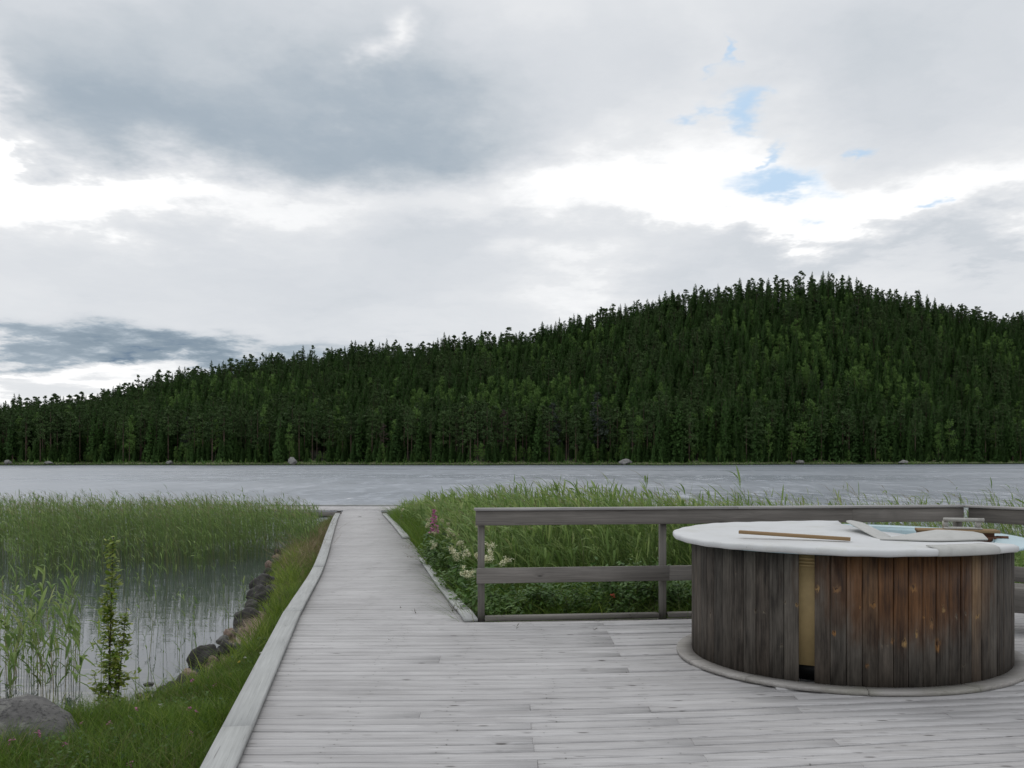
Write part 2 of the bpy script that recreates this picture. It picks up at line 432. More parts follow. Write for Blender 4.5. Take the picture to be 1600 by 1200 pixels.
# ------------------------------------------------------------------ the wooden deck
KIN = lambda y: -1.358 - .172 * (y - 4.2)               # inner line of the left kerb
def RAILY(x): return 7.95 + .109 * (x + .30)            # front line of the railing
def gbend(x):
    if x < -1: return 0.
    if x < .3: return .1 * (x + 1) ** 2 / 2.6
    if x < 1.5: return .065 + .1 * (x - .3) + .07 * (x - .3) ** 2 / 2.4
    return .065 + .12 + .042 + .17 * (x - 1.5)
SLOPE = lambda y0: 1 - .42 * max(0, min(1, (y0 - 3.6) / 4.4))
deck = empty('wooden_deck', (0, 6, 0)); tag(deck, 'pale grey weathered timber deck around the hot tub', kind='structure')
pitch_, gap = .122, .0105
rows = np.arange(1.9, 8.25, pitch_)
for k, y0 in enumerate(rows):
    s = SLOPE(y0); ds = (SLOPE(y0 + .05) - SLOPE(y0 - .05)) / .1
    xa = KIN(y0) - .13; xb = 7.4
    # cut at the railing line
    xs = np.linspace(xa, xb, 160)
    yy = np.array([y0 + gbend(x) * s for x in xs])
    ok = (yy + .05 < np.array([RAILY(x) + .1 for x in xs])) | (xs < -.33)
    if not ok[0]: continue
    last = np.argmax(~ok) if (~ok).any() else len(xs)
    xb = xs[last - 1]
    # joints
    fixed = .12 + random.uniform(-.012, .012) if (y0 < 5.45 and k % 3 == 0) or random.random() < .08 else None
    if fixed is None: fixed = random.choice([-.55, .97, 1.9, 2.9]) if random.random() < .2 else None
    cuts = [xa]
    if fixed is not None and fixed < xb - .4: cuts.append(fixed)
    x = cuts[-1] + random.choice([.86, 1.7, 2.55, 3.4]) if fixed is not None and fixed < xb - .4 else 1.5 + random.choice([-.6, .25, 1.1])
    raised_row = 5.02 < y0 < 8.0
    if raised_row and x < .8 + .3 or abs(y0 - 5.06) < .06: x = .84
    while x < xb - .5:
        cuts.append(x); x += random.choice([3.4, 4.2, 5.1])
    cuts.append(xb)
    for a, c in zip(cuts[:-1], cuts[1:]):
        a2, c2 = a + random.choice([.0006, .0006, .002]), c - .0006
        L = c2 - a2; mx = (a2 + c2) / 2
        ym = y0 + gbend(mx) * s
        z = random.uniform(-.0022, .0012) + (.009 if (a > .8 and y0 > 5.0) else 0)
        ns = max(1, int(L / .35))
        wj = random.uniform(-.003, .001)
        me = board_mesh('plank', L, pitch_ - gap + wj, .028, M_deck, .0048, ns,
                        bend=lambda u: y0 + gbend(mx + u) * s - ym,
                        wfun=lambda u: 1 + gbend(mx + u) * ds, twist=random.uniform(-.006, .006), jit=.0012)
        obj('plank', me, deck, (mx, ym - 6, z))
# joists under the deck
for x in np.arange(-1.5, 7.2, .6):
    y1 = min(8.2, RAILY(x))
    y_0 = 2.0
    if x < -1.0: y1 = 4.0
    beam('joist', (x, y_0, -.032), (x, y1, -.032), .045, .15, M_post, deck)
bk = obj('deck_fascia', board_mesh('deck_fascia', 5.2, .14, .03, M_rail), deck)
bk.rotation_euler = (R(90), 0, math.atan(.109)); bk.location = (2.2, RAILY(2.2) + .13 - 6, -.10)

# ------------------------------------------------------------------ boardwalk to the jetty
PY = np.array([7.6, 8.27, 10.08, 12.45, 14.9, 18.6, 22.4, 26.2, 29.95, 33.2])
PX = np.array([-1.165, -1.281, -1.60, -2.00, -2.44, -3.14, -3.86, -4.58, -5.28, -5.87])
PZ = np.array([0, 0, -.085, -.165, -.172, -.185, -.25, -.34, -.45, -.50])
def smooth_interp(y, A):
    return np.mean([np.interp(y + d, PY, A) for d in (-.9, -.45, 0, .45, .9)], axis=0) if y > 8.6 else np.interp(y, PY, A)
walk = empty('boardwalk', (-3, 16, -.2)); tag(walk, 'long pale plank boardwalk running from the deck to the jetty', kind='structure')
HW = .777
y = float(rows[-1]) + .122
ztop = lambda y: float(smooth_interp(y, PZ)); xc = lambda y: float(smooth_interp(y, PX))
npk = 0
while y < 33.1:
    L = 2 * HW + .24
    if y > 30.1: L = 2 * HW - .12
    if 14.6 < y < 18.3: L = 2 * HW + .16
    me = board_mesh('plank', L + random.uniform(-.02, .02), pitch_ - gap + random.uniform(-.004, .001), .028, M_deck, .0035, 2, twist=random.uniform(-.006, .006), jit=.0015)
    dz = (ztop(y + .2) - ztop(y - .2)) / .4
    o = obj('plank', me, walk, (xc(y) + 3 + random.uniform(-.006, .006), y - 16, ztop(y) + .2 + random.uniform(-.002, .0015)))
    o.rotation_euler = (math.atan(dz), 0, random.uniform(-.003, .003) + .02)
    y += pitch_; npk += 1
for sx in (-.62, 0, .62):     # bearers below
    ys = list(np.arange(8.2, 33.2, 2.5)) + [33.2]
    for a, c in zip(ys[:-1], ys[1:]):
        beam('bearer', (xc(a) + sx, a, ztop(a) - .035), (xc(c) + sx, c, ztop(c) - .035), .05, .14, M_post, walk)
for yy in np.arange(9.5, 33, 3.5):
    for sx in (-.7, .7):
        beam('pile', (xc(yy) + sx, yy, ztop(yy) - .06), (xc(yy) + sx, yy, WATER - .6), .10, .10, M_post, walk, up=(0, 1, 0))

def ribbon(name, pts, wd, t, mat, parent, side=0):
    """flat kerb board following a list of 3D points (centre of its top), seen as one bent board"""
    pts = [Vector(p) for p in pts]
    o0 = (pts[0] + pts[-1]) / 2
    V = []; 
    for i, p in enumerate(pts):
        d = (pts[min(i + 1, len(pts) - 1)] - pts[max(i - 1, 0)]); d.z = 0; d.normalize()
        nrm = Vector((-d.y, d.x, 0))
        for (a, b_) in ((-.5, -t), (-.5, -.005), (-.5 + .006 / wd, 0), (.5 - .006 / wd, 0), (.5, -.005), (.5, -t)):
            V.append(tuple(p - o0 + nrm * a * wd + Vector((0, 0, b_))))
    nn = len(pts); Fq = []
    for i in range(nn - 1):
        for k in range(6):
            a = i * 6 + k; b_ = i * 6 + (k + 1) % 6
            Fq.append((a, b_, b_ + 6, a + 6))
    # rotate into a local frame with x along the length, for the grain
    L = (pts[-1] - pts[0]); ang = math.atan2(L.y, L.x)
    Mr = Matrix.Rotation(-ang, 3, 'Z')
    V = [tuple(Mr @ Vector(v)) for v in V]
    me = mesh_np(name, V, [np.array(Fq), np.array([tuple(range(5, -1, -1)), tuple(range((nn - 1) * 6, nn * 6))])], mat)
    bmf = bmesh.new(); bmf.from_mesh(me); bmesh.ops.recalc_face_normals(bmf, faces=bmf.faces); bmf.to_mesh(me); bmf.free()
    o = obj(name, me, parent, o0 - parent.location, (0, 0, ang))
    return o
# left kerb of the deck: boards end to end
KT = .042
def kerb_pts(y0, y1, fx, fz, step=.4):
    n_ = max(2, int((y1 - y0) / step) + 1)
    return [(fx(v), v, fz(v)) for v in np.linspace(y0, y1, n_)]
def lxc(y): return KIN(y) - .08 if y < 8.27 else xc(y) - HW - .08
def rxc(y): return xc(y) + HW + .065
kj = [1.9, 4.72, 8.27]
for a, c in zip(kj[:-1], kj[1:]):
    ribbon('kerb_board', kerb_pts(a + .003, c - .003, lxc, lambda v: KT + .004), .163, KT, M_kerb, deck)
kj = [8.27, 12.9, 17.3, 21.6, 25.7, 29.9]
for a, c in zip(kj[:-1], kj[1:]):
    ribbon('kerb_board', kerb_pts(a + .004, c - .004, lxc, lambda v: ztop(v) + KT + .004), .16, KT, M_kerb, walk)
for a, c in ((7.95, 10.9), (10.91, 14.3)):
    ribbon('kerb_board', kerb_pts(a, c, lambda v: rxc(v), lambda v: ztop(v) + .036), .13, .032, M_kerb, walk)
for a, c in ((18.1, 22.1), (22.11, 29.8)):
    ribbon('kerb_board', kerb_pts(a, c, lambda v: rxc(v) - .05, lambda v: ztop(v) + .046), .15, .042, M_kerb, walk)

# ------------------------------------------------------------------ jetty (the cross piece at the end)
jet = empty('jetty', (-4.5, 34.7, -.5)); tag(jet, 'low timber jetty lying across the far end of the boardwalk', 'jetty')
x = -10.4
while x < 1.2:
    me = board_mesh('plank', 3.0, .135, .03, M_deck, .004, 1)
    o = obj('plank', me, jet, (x + 4.5, 0.05, random.uniform(-.002, .002)), (0, 0, R(90)))
    x += .14
beam('edge_beam', (-10.5, 33.22, -.56), (1.25, 33.22, -.56), .05, .17, M_rail, jet)
beam('edge_beam', (-10.5, 36.2, -.56), (1.25, 36.2, -.56), .05, .17, M_rail, jet)
beam('kerb_board', (-10.5, 36.15, -.445), (1.25, 36.15, -.445), .12, .05, M_kerb, jet)
for xx in (-10.2, -6.8, -3.4, .0, 1.0):
    for yy in (33.5, 35.9):
        beam('pile', (xx, yy, -.56), (xx, yy, -2.0), .14, .14, M_post, jet, up=(0, 1, 0))

# ------------------------------------------------------------------ railing
rail = empty('deck_railing', (2.2, 8.2, 0)); tag(rail, 'dark weathered timber railing along the lake side of the deck', 'railing')
P0, P1 = Vector((-.34, RAILY(-.34), 0)), Vector((4.50, RAILY(4.50), 0))
d1 = (P1 - P0).normalized(); n1 = Vector((d1.y, -d1.x, 0))      # n1 faces the viewer
d2 = Vector((.58, -.815, 0)).normalized(); n2 = Vector((d2.y, -d2.x, 0)); P2 = P1 + d2 * 2.9
Zv = Vector((0, 0, 1))
TOP = 1.064
def railrun(A, Bp, nrm, zt, wd, name, mat=M_rail, cuts=None):
    cuts = cuts or [0, 1]
    for a, c in zip(cuts[:-1], cuts[1:]):
        pa = A.lerp(Bp, a) + nrm * 0; pb = A.lerp(Bp, c)
        dd = (pb - pa).normalized() * .0015
        beam(name, pa + dd + Zv * (zt - wd / 2), pb - dd + Zv * (zt - wd / 2), wd, .034, mat, rail, up=nrm, nseg=3, jit=.003)
railrun(P0, P1, n1, TOP - .025, .138, 'top_rail', cuts=[0, .76, 1])
railrun(P0 + d1 * .01, P1, n1, .500, .142, 'mid_rail', cuts=[0, .38, .76, 1])
railrun(P1 + d2 * .04, P2, n2, TOP - .025, .138, 'top_rail')
railrun(P1 + d2 * .04, P2, n2, .500, .142, 'mid_rail')
for (A, Bp, nr, cuts) in ((P0 - d1 * .01, P1, n1, [0, .52, 1]), (P1, P2, n2, [0, 1])):
    for a, c in zip(cuts[:-1], cuts[1:]):
        pa = A.lerp(Bp, a); pb = A.lerp(Bp, c); dd = (pb - pa).normalized() * .002
        beam('cap_board', pa + dd + Zv * (TOP + .001 * (1 if nr is n2 else 0)) - nr * .03, pb - dd + Zv * TOP - nr * .03, .125, .023, M_cap, rail, nseg=3, jit=.003)
for k, t in enumerate((.005, .366, .725)):
    c_ = P0.lerp(P1, t) - n1 * .066 + d1 * .035
    beam('post', c_ + Zv * (-.3 if k else -.02) , c_ + Zv * (TOP - .025), .062, .062, M_post, rail, up=n1)
c_ = P1 - n1 * .07
beam('post', c_ + Zv * -.3, c_ + Zv * (TOP - .025), .066, .066, M_post, rail, up=n1)
for t in (1.35, 2.7):
    c_ = P1 + d2 * t - n2 * .068
    beam('post', c_ + Zv * -.3, c_ + Zv * (TOP - .025), .066, .066, M_post, rail, up=n2)
for a, c in ((.0185, .361), (.381, .72), (.74, .985)):
    pa, pb = P0.lerp(P1, a), P0.lerp(P1, c)
    beam('kick_board', pa - n1 * .045 + Zv * .046, pb - n1 * .045 + Zv * .046, .09, .042, M_post, rail)

# ------------------------------------------------------------------ low bench behind the tub
bench = empty('low_bench', (4.6, 7.3, 0)); tag(bench, 'low grey timber bench half hidden by the right side of the tub', 'bench')
bd = Vector((.82, -.57, 0)).normalized(); bn = Vector((bd.y, -bd.x, 0))
bo = Vector((3.95, 7.75, 0))
for k in range(3):
    pa = bo - bn * (k * .13) ; beam('slat', pa + Zv * .40, pa + bd * 1.9 + Zv * .40, .122, .03, M_post, bench)
beam('apron', bo + bn * .075 + Zv * .29, bo + bn * .075 + bd * 1.9 + Zv * .29, .20, .03, M_rail, bench, up=bn)
for t in (.12, 1.75):
    for k in (0, .26):
        q = bo + bd * t - bn * k
        beam('leg', q + Zv * .368, q + Zv * .0125, .07, .07, M_post, bench, up=bn)

# ------------------------------------------------------------------ hot tub
TC = Vector((2.605, 6.64, 0)); TA, TB, TP = 1.22, 1.075, .39
def ell(th, dr=0.):
    u, v = (TA + dr) * math.cos(th), (TB + dr) * math.sin(th)
    return (u * math.cos(TP) - v * math.sin(TP), u * math.sin(TP) + v * math.cos(TP))
NTH = 3600
thv = np.linspace(0, 2 * math.pi, NTH, endpoint=False)
EX = np.array([ell(t) for t in thv])
seg = np.hypot(*(np.roll(EX, -1, 0) - EX).T); cum = np.concatenate([[0], np.cumsum(seg)]); PER = cum[-1]
fx_ = 800 + F * (EX[:, 0] + TC.x) / (EX[:, 1] + TC.y)
front = (EX[:, 1] < 0) & (((EX[:, 0] + TC.x) * (-EX[:, 0]) + (EX[:, 1] + TC.y) * (-EX[:, 1])) > 0)
i0 = [i for i in np.argsort(abs(fx_ - 1260)) if EX[i, 1] < -.3][0]
s0 = cum[i0]
NS = int(round(PER / .0985)); SW = PER / NS
def th_at(s):
    s = s % PER
    return float(np.interp(s, cum, np.concatenate([thv, [2 * math.pi]])))
# is s increasing to the right in the picture at the front?
sgn = 1 if (fx_[(i0 + 20) % NTH] > fx_[i0]) else -1
def px_to_sz(px, py):
    ii = [i for i in np.argsort(abs(fx_ - px)) if (EX[i, 1] + TC.y) < 6.75][0]
    z = EYE - (py - HZ) * (EX[ii, 1] + TC.y) / F
    return sgn * (((cum[ii] - s0 + PER / 2) % PER) - PER / 2), z

# material of the staves
m, n, b = newmat('tub_stave_wood')
uv = n.n('ShaderNodeUVMap', uv_map='stave').outputs[0]
rnd = n.n('ShaderNodeObjectInfo').outputs['Random']
oc = n.n('ShaderNodeObjectInfo').outputs['Color']
ocs = n.n('ShaderNodeSeparateColor', ins={0: oc})
off = n.n('ShaderNodeCombineXYZ', ins={0: n.m('MULTIPLY', rnd, 37.), 1: n.m('MULTIPLY', rnd, 91.), 2: 0.0}).outputs[0]
puv = n.vm('ADD', uv, off)
us = n.n('ShaderNodeSeparateXYZ', ins={0: uv}).outputs
nz = n.n('ShaderNodeTexNoise', ins={'Vector': n.vm('MULTIPLY', uv, (60, 26, 1)), 'Scale': 1.0, 'Detail': 4.0, 'Roughness': .65}).outputs[1]
uvw = n.vm('ADD', uv, n.vm('MULTIPLY', n.vm('SUBTRACT', nz, (.5, .5, .5)), (.050, .085, 0)))
g1 = n.noise(n.vm('MULTIPLY', puv, (70, 2.2, 1)), 1.0, 5, .62, .3)
g2 = n.noise(n.vm('MULTIPLY', puv, (260, 7, 1)), 1.0, 2, .5)
bl_ = n.noise(n.vm('MULTIPLY', puv, (14, 3.2, 1)), 1.0, 5, .62)
v = n.m('ADD', n.m('MULTIPLY', n.m('SUBTRACT', g1, .5), 1.3), n.m('MULTIPLY', n.m('SUBTRACT', bl_, .5), 1.7))
v = n.m('ADD', v, n.m('MULTIPLY', n.m('SUBTRACT', g2, .5), .5))
v = n.m('ADD', v, n.m('ADD', .42, n.m('MULTIPLY', n.m('SUBTRACT', rnd, .5), .35)), clamp=True)
grey = n.mix(v, (.028, .024, .020, 1), (.140, .125, .106, 1))
brown = n.mix(v, (.030, .013, .006, 1), (.20, .090, .032, 1))
# warm area where the old coating survives, upper right of the front
bs, bz = px_to_sz(1420, 905)
dv = n.vm('MULTIPLY', n.vm('SUBTRACT', uv, (bs + .05, bz + .02, 0)), (1.15, 1.75, 0))
dd = n.vm('LENGTH', dv)
edge = n.m('ADD', dd, n.m('MULTIPLY', n.m('SUBTRACT', bl_, .5), .9))
bm2 = n.rng(edge, .40, 1.0, 1, 0, True)
bm2 = n.m('MAXIMUM', bm2, ocs.outputs[1])
col = n.mix(bm2, grey, brown)
tan = n.mix(v, (.08, .045, .022, 1), (.30, .19, .10, 1))
fade = n.m('MULTIPLY', ocs.outputs[0], n.rng(n.m('ADD', us[1], n.m('MULTIPLY', bl_, .3)), .35, .85, .15, 1))
col = n.mix(fade, col, tan)
# pale drips and orange resin round the knots
KN = [(1277,919,.010,.018,1),(1307,921,.017,.022,1),(1364,945,.014,.018,1),(1427,919,.018,.022,1),(1227,943,.008,.014,.6),(1245,946,.010,.016,.8),
      (1180,955,.008,.012,.5),(1194,958,.010,.010,.6),(1345,949,.007,.010,.9),(1444,964,.008,.010,1),(1456,974,.012,.032,1),(1474,951,.008,.026,1),
      (1495,963,.007,.018,.7),(1508,960,.007,.018,.5),(1527,963,.016,.016,1),(1303,988,.010,.018,1),(1395,1001,.010,.018,1),(1413,1005,.014,.022,1),
      (1465,1009,.016,.042,1),(1386,1010,.009,.010,.4),(1432,990,.006,.022,.8),(1354,1040,.012,.016,.8),(1221,1010,.012,.014,.3),(1556,993,.007,.010,.5),
      (1563,956,.007,.020,.4),(1506,1040,.014,.014,.3),(1110,960,.010,.02,.3),(1150,895,.008,.012,.2),(1379,1009,.006,.012,.5)]
for (px, py, ww, hh, a) in KN:
    ks, kz = px_to_sz(px, py)
    ww *= 1.45; hh *= 1.3
    dv = n.vm('MULTIPLY', n.vm('SUBTRACT', uvw, (ks, kz, 0)), (1 / ww, 1 / hh, 0))
    dl = n.vm('LENGTH', dv)
    kc = random.choice([(.28, .14, .045), (.24, .13, .055), (.32, .20, .08)]) if a > .7 else (.22, .19, .14)
    col = n.mix(n.m('MULTIPLY', n.rng(dl, .35, 1.15, min(1, a + .1), 0, True), n.rng(g1, .30, .55, .25, 1)), col, c4(kc))
    dv2 = n.vm('MULTIPLY', n.vm('SUBTRACT', uvw, (ks, kz + hh * .35, 0)), (1.8 / ww, 2.2 / hh, 0))
    col = n.mix(n.rng(n.vm('LENGTH', dv2), .5, 1.0, .85, 0), col, (.03, .015, .01, 1))
scr = n.rng(n.noise(n.vm('MULTIPLY', uvw, (9, 30, 1)), 1.0, 5, .7), .68, .74, 0, .4)
col = n.mix(n.m('MULTIPLY', scr, n.m('SUBTRACT', 1., bm2, clamp=True)), col, (.24, .23, .21, 1))
crk = n.rng(n.noise(n.vm('MULTIPLY', puv, (110, 2.6, 1)), 1.0, 3, .6), .64, .70, 0, .7)
col = n.mix(crk, col, (.012, .010, .009, 1))
n.set(b, 'Base Color', col); n.set(b, 'Roughness', n.rng(bm2, 0, 1, .75, .5)); n.set(b, 'Specular IOR Level', .3)
bump(n, b, n.m('SUBTRACT', n.m('ADD', g1, n.m('MULTIPLY', g2, .4)), crk), .6, .0025)
M_stave = m

tub = empty('hot_tub', TC); tag(tub, 'round outdoor hot tub clad in dark weathered vertical boards with white lid', 'hot tub')
STH = .90
for k in range(NS):
    sc_ = k * SW
    if k == 0: continue                                  # the missing board
    ds_ = ((sc_ + PER / 2) % PER) - PER / 2
    prof = [(-.5, -.016), (-.5, -.003), (-.455, 0), (-.28, .0), (-.26, -.0025), (-.24, 0), (.0, .001), (.455, 0), (.5, -.003), (.5, -.016)]
    if k % 3 == 1: prof = [(-.5, -.016), (-.5, -.003), (-.455, 0), (.22, .0), (.24, -.0025), (.26, 0), (.3, .0), (.455, 0), (.5, -.003), (.5, -.016)]
    th = th_at(s0 + sc_ * 1.0)
    e0 = Vector((*ell(th), 0)); ea = Vector((*ell(th_at(s0 + sc_ - SW / 2)), 0)); eb = Vector((*ell(th_at(s0 + sc_ + SW / 2)), 0))
    tg = (eb - ea).normalized(); nr = Vector((tg.y, -tg.x, 0))
    if nr.dot(e0) < 0: nr = -nr
    zb = .012 + random.uniform(0, .006); zt = STH + random.uniform(-.004, .002)
    rj = random.uniform(-.003, .003); wq = SW * (1 - random.uniform(.025, .055))
    V, UV = [], []
    zz = (zb, zb + .3, zb + .6, zt)
    for z in zz:
        for (a, dn) in prof:
            p = e0 + tg * (a * wq) + nr * (dn + rj) ; V.append((p.x, p.y, z)); UV.append((sgn * (ds_ + a * wq), z))
    np_ = len(prof); Fq = []
    for i in range(len(zz) - 1):
        for j in range(np_):
            a = i * np_ + j; c_ = i * np_ + (j + 1) % np_
            Fq.append((a, c_, c_ + np_, a + np_))
    caps = [tuple(range(np_ - 1, -1, -1)), tuple(range((len(zz) - 1) * np_, len(zz) * np_))]
    me = mesh_np('stave', V, [np.array(Fq), np.array(caps)], M_stave)
    ul = me.uv_layers.new(name='stave')
    li = np.zeros(len(me.loops), np.int32); me.loops.foreach_get('vertex_index', li)
    ul.data.foreach_set('uv', np.array(UV, np.float32)[li].ravel())
    bmf = bmesh.new(); bmf.from_mesh(me); bmesh.ops.recalc_face_normals(bmf, faces=bmf.faces); bmf.to_mesh(me); bmf.free()
    o = obj('stave', me, tub)
    pxs = F * (e0.x + TC.x) / (e0.y + TC.y) + 800
    tn = 0.
    if e0.y < 0 and abs(pxs - 1527) < 9: tn = .85
    elif e0.y < .3 and (abs(pxs - 1362) < 8 or abs(pxs - 1540) < 5): tn = .35
    o.color = (tn, random.random() * .12, 0, 1)

def lathe_ell(name, prof, mat, parent, z0=0., t0=0., t1=2 * math.pi, nseg=96, closed=True, smooth=True):
    """prof: list of (dr, z)"""
    V = []; full = abs(t1 - t0 - 2 * math.pi) < 1e-6
    nn = nseg if full else nseg + 1
    for i in range(nn):
        t = t0 + (t1 - t0) * i / nseg
        for (dr, z) in prof:
            V.append((*ell(t, dr), z + z0))
    k = len(prof); Fq = []
    for i in range(nseg):
        i2 = (i + 1) % nn
        for j in range(k if closed else k - 1):
            j2 = (j + 1) % k
            Fq.append((i * k + j, i2 * k + j, i2 * k + j2, i * k + j2))
    caps = []
    if not full: caps = [tuple(range(k - 1, -1, -1)), tuple(range((nn - 1) * k, nn * k))]
    me = mesh_np(name, V, [np.array(Fq)] + ([np.array(caps)] if caps else []), mat, smooth)
    bmf = bmesh.new(); bmf.from_mesh(me); bmesh.ops.recalc_face_normals(bmf, faces=bmf.faces); bmf.to_mesh(me); bmf.free()
    o = obj(name, me, parent)
    return o
def plain(name, col, rough=.4, nscale=8, var=.12, spec=.5, dirt=None):
    m, n, b = newmat(name)
    p = n.n('ShaderNodeTexCoord').outputs['Object']
    q = n.noise(p, nscale, 5, .65)
    c = n.mix(n.rng(q, .3, .7), c4([x * (1 - var) for x in col]), c4([min(1, x * (1 + var)) for x in col]))
    if dirt:
        c = n.mix(n.rng(n.noise(p, 3.1, 6, .7), .52, .70, 0, .7), c, c4(dirt))
        c = n.mix(n.rng(n.noise(p, 40, 3, .7), .66, .74, 0, .5), c, c4([x * .5 for x in dirt]))
    n.set(b, 'Base Color', c); n.set(b, 'Roughness', rough); n.set(b, 'Specular IOR Level', spec)
    bump(n, b, q, .15, .01)
    return m
M_lid = plain('white_lid', (.64, .65, .655), .5, 2.5, .05, .35, dirt=(.54, .54, .50))
M_flap = plain('grey_lid_sheet', (.50, .50, .48), .6, 6, .08, .3, dirt=(.33, .33, .30))
M_blue = plain('pale_blue_fibreglass', (.46, .62, .67), .35, 5, .08, .5, dirt=(.50, .62, .66))
M_tan = plain('yellow_foam_shell', (.42, .31, .15), .6, 9, .12, .3)
M_gap_shade = plain('gap_shade_black', (.012, .012, .012), .5, 5, .1)  # black that stands for the shade in the gap under the shell
M_metal = plain('grey_handle', (.42, .41, .38), .5, 30, .12, .4, dirt=(.25, .22, .18))

lathe_ell('inner_shell', [(-.075, .135), (-.075, .90), (-.095, .90), (-.095, .135)], M_tan, tub)
lathe_ell('gap_shade_ring', [(-.22, .005), (-.22, .134), (-.24, .134), (-.24, .005)], M_gap_shade, tub)  # added black ring, paints the dark of the open gap below the shell
for z in (.800, .822, .846):
    lathe_ell('strap', [(-.0745, z), (-.066, z + .003), (-.066, z + .013), (-.0745, z + .016)], M_tan, tub, nseg=96)
# blue rim of the basin and the basin itself
lathe_ell('basin_rim', [(.10, .900), (.125, .903), (.134, .912), (.131, .922), (.11, .928), (-.10, .930), (-.12, .92), (-.13, .900), (-.02, .895)], M_blue, tub)
lathe_ell('basin', [(-.125, .93), (-.16, .80), (-.30, .25), (-.55, .20), (-.57, .18), (-.31, .22), (-.175, .78), (-.135, .9)], M_blue, tub)
Vw = [(*ell(t, -.17), .74) for t in np.linspace(0, 2 * math.pi, 64, endpoint=False)]
obj('tub_water', mesh_np('tub_water', Vw, np.array([list(range(64))]), M_water), tub)

# white lid: part of the disc left of the broken edge
A_ = Vector((3.06, 7.62)); B2 = Vector((3.40, 5.72))
lidpts = []
e_n = (B2 - A_).normalized(); e_l = Vector((e_n.y, -e_n.x))      # right-hand normal
def inside(pt): return (Vector((pt[0] + TC.x, pt[1] + TC.y)) - A_).dot(e_l) * (1) < 0
probe = inside((-1, 0))
ths = np.linspace(0, 2 * math.pi, 220, endpoint=False)
flags = [inside(ell(t, .14)) == probe for t in ths]
st = [i for i in range(220) if flags[i] and not flags[i - 1]][0]
arc = []
i = st
while flags[i % 220]:
    arc.append(ths[i % 220]); i += 1
def zlid(p):      # slight swell of the lid
    r = math.hypot(p[0] / TA, p[1] / TB); return .952 + .004 * max(0, 1 - r) + .003 * math.sin(p[0] * 5 + 1) * math.cos(p[1] * 4)
lipprof = [(.118, .907), (.124, .903), (.142, .907), (.151, .917), (.152, .936), (.147, .946), (.130, .952)]
rings = []
for (dr, z) in lipprof:
    rings.append([(*ell(t, dr + .0025 * math.sin(t * 9) + .002 * math.sin(t * 23)), z + .003 * math.sin(t * 7 + 1) + .0015 * math.sin(t * 31)) for t in arc])
cen = Vector(ell(arc[len(arc) // 2], 0)) * .15
a_, c_ = Vector(ell(arc[0], .12)), Vector(ell(arc[-1], .12))
for f in (.9, .75, .55, .35, .15):
    row = []
    for k, t in enumerate(arc):
        p = Vector(ell(t, .12)); u = k / (len(arc) - 1)
        tgt = a_.lerp(c_, u) + e_n * 0
        # wobbling broken edge
        tgt = tgt + e_l.normalized() * (.03 * math.sin(u * 17) + .02 * math.sin(u * 41 + 1)) * math.sin(math.pi * u)
        q = tgt.lerp(p, f)
        row.append((q.x, q.y, zlid(q)))
    rings.append(row)
V = [p for r in rings for p in r]; kk = len(arc); Fq = []
for i in range(len(rings) - 1):
    for j in range(kk - 1):
        Fq.append((i * kk + j, i * kk + j + 1, (i + 1) * kk + j + 1, (i + 1) * kk + j))
me = mesh_np('lid', V, np.array(Fq), M_lid, True)
bmf = bmesh.new(); bmf.from_mesh(me); bmesh.ops.recalc_face_normals(bmf, faces=bmf.faces)
up = sum(f.normal.z for f in bmf.faces)
if up < 0: bmesh.ops.reverse_faces(bmf, faces=bmf.faces)
bmf.to_mesh(me); bmf.free()
lid = obj('lid', me, tub); lid['label'] = 'white lid with a broken right edge'
md = lid.modifiers.new('s', 'SOLIDIFY'); md.thickness = .008; md.offset = -1

def sheet(name, pts, t, mat, parent, sub=0, label=None):
    """thin slab through a polygon of 3D points (a fan)"""
    pts = [Vector(p) - parent.location for p in pts]
    me = mesh_np(name, [tuple(p) for p in pts], np.array([list(range(len(pts)))]), mat)
    o = obj(name, me, parent)
    bmf = bmesh.new(); bmf.from_mesh(me)
    bmesh.ops.triangulate(bmf, faces=bmf.faces); bmesh.ops.recalc_face_normals(bmf, faces=bmf.faces); bmf.to_mesh(me); bmf.free()
    md = o.modifiers.new('s', 'SOLIDIFY'); md.thickness = t; md.offset = 0
    bv = o.modifiers.new('b', 'BEVEL'); bv.width = t * .35; bv.segments = 2; bv.limit_method = 'ANGLE'
    return o
def pz(px, py, y): return ((px - 800) / F * y, y, EYE - (py - HZ) * y / F)
sheet('lid_flap', [pz(1376, 844, 6.05), pz(1322, 814.5, 6.75), pz(1327, 813.5, 6.85), pz(1348, 817.5, 6.95), pz(1392, 839, 6.25)], .014, M_flap, tub)
sheet('lid_flap', [pz(1374, 842.5, 6.0), pz(1400, 838.5, 6.12), pz(1430, 833.5, 6.15), pz(1463, 828.5, 6.15), pz(1482, 829, 6.15), pz(1520, 831.5, 6.1), pz(1536, 835, 6.05), pz(1544, 843, 5.9), pz(1465, 845, 5.86)], .012, M_flap, tub)
# broken front corner piece of the lid lip
def lipstrip(t0, t1):
    prof = [(.150, .904), (.157, .910), (.160, .930), (.150, .950), (.118, .962), (.02, .966), (.02, .958), (.112, .953), (.146, .942), (.152, .925), (.148, .908)]
    return lathe_ell('lid_fragment', prof, M_flap, tub, 0, t0, t1, 16)
def th_px(px):
    best = None
    for t in np.linspace(0, 2 * math.pi, 1440):
        e = ell(t, .15)
        if e[1] < 0.2:
            d_ = abs(800 + F * (e[0] + TC.x) / (e[1] + TC.y) - px)
            if best is None or d_ < best[0]: best = (d_, t)
    return best[1]
ta, tb = th_px(1466), th_px(1562)
if ta > tb: ta, tb = tb, ta
if tb - ta > 3: ta, tb = tb, ta + 2 * math.pi
lipstrip(ta, tb)

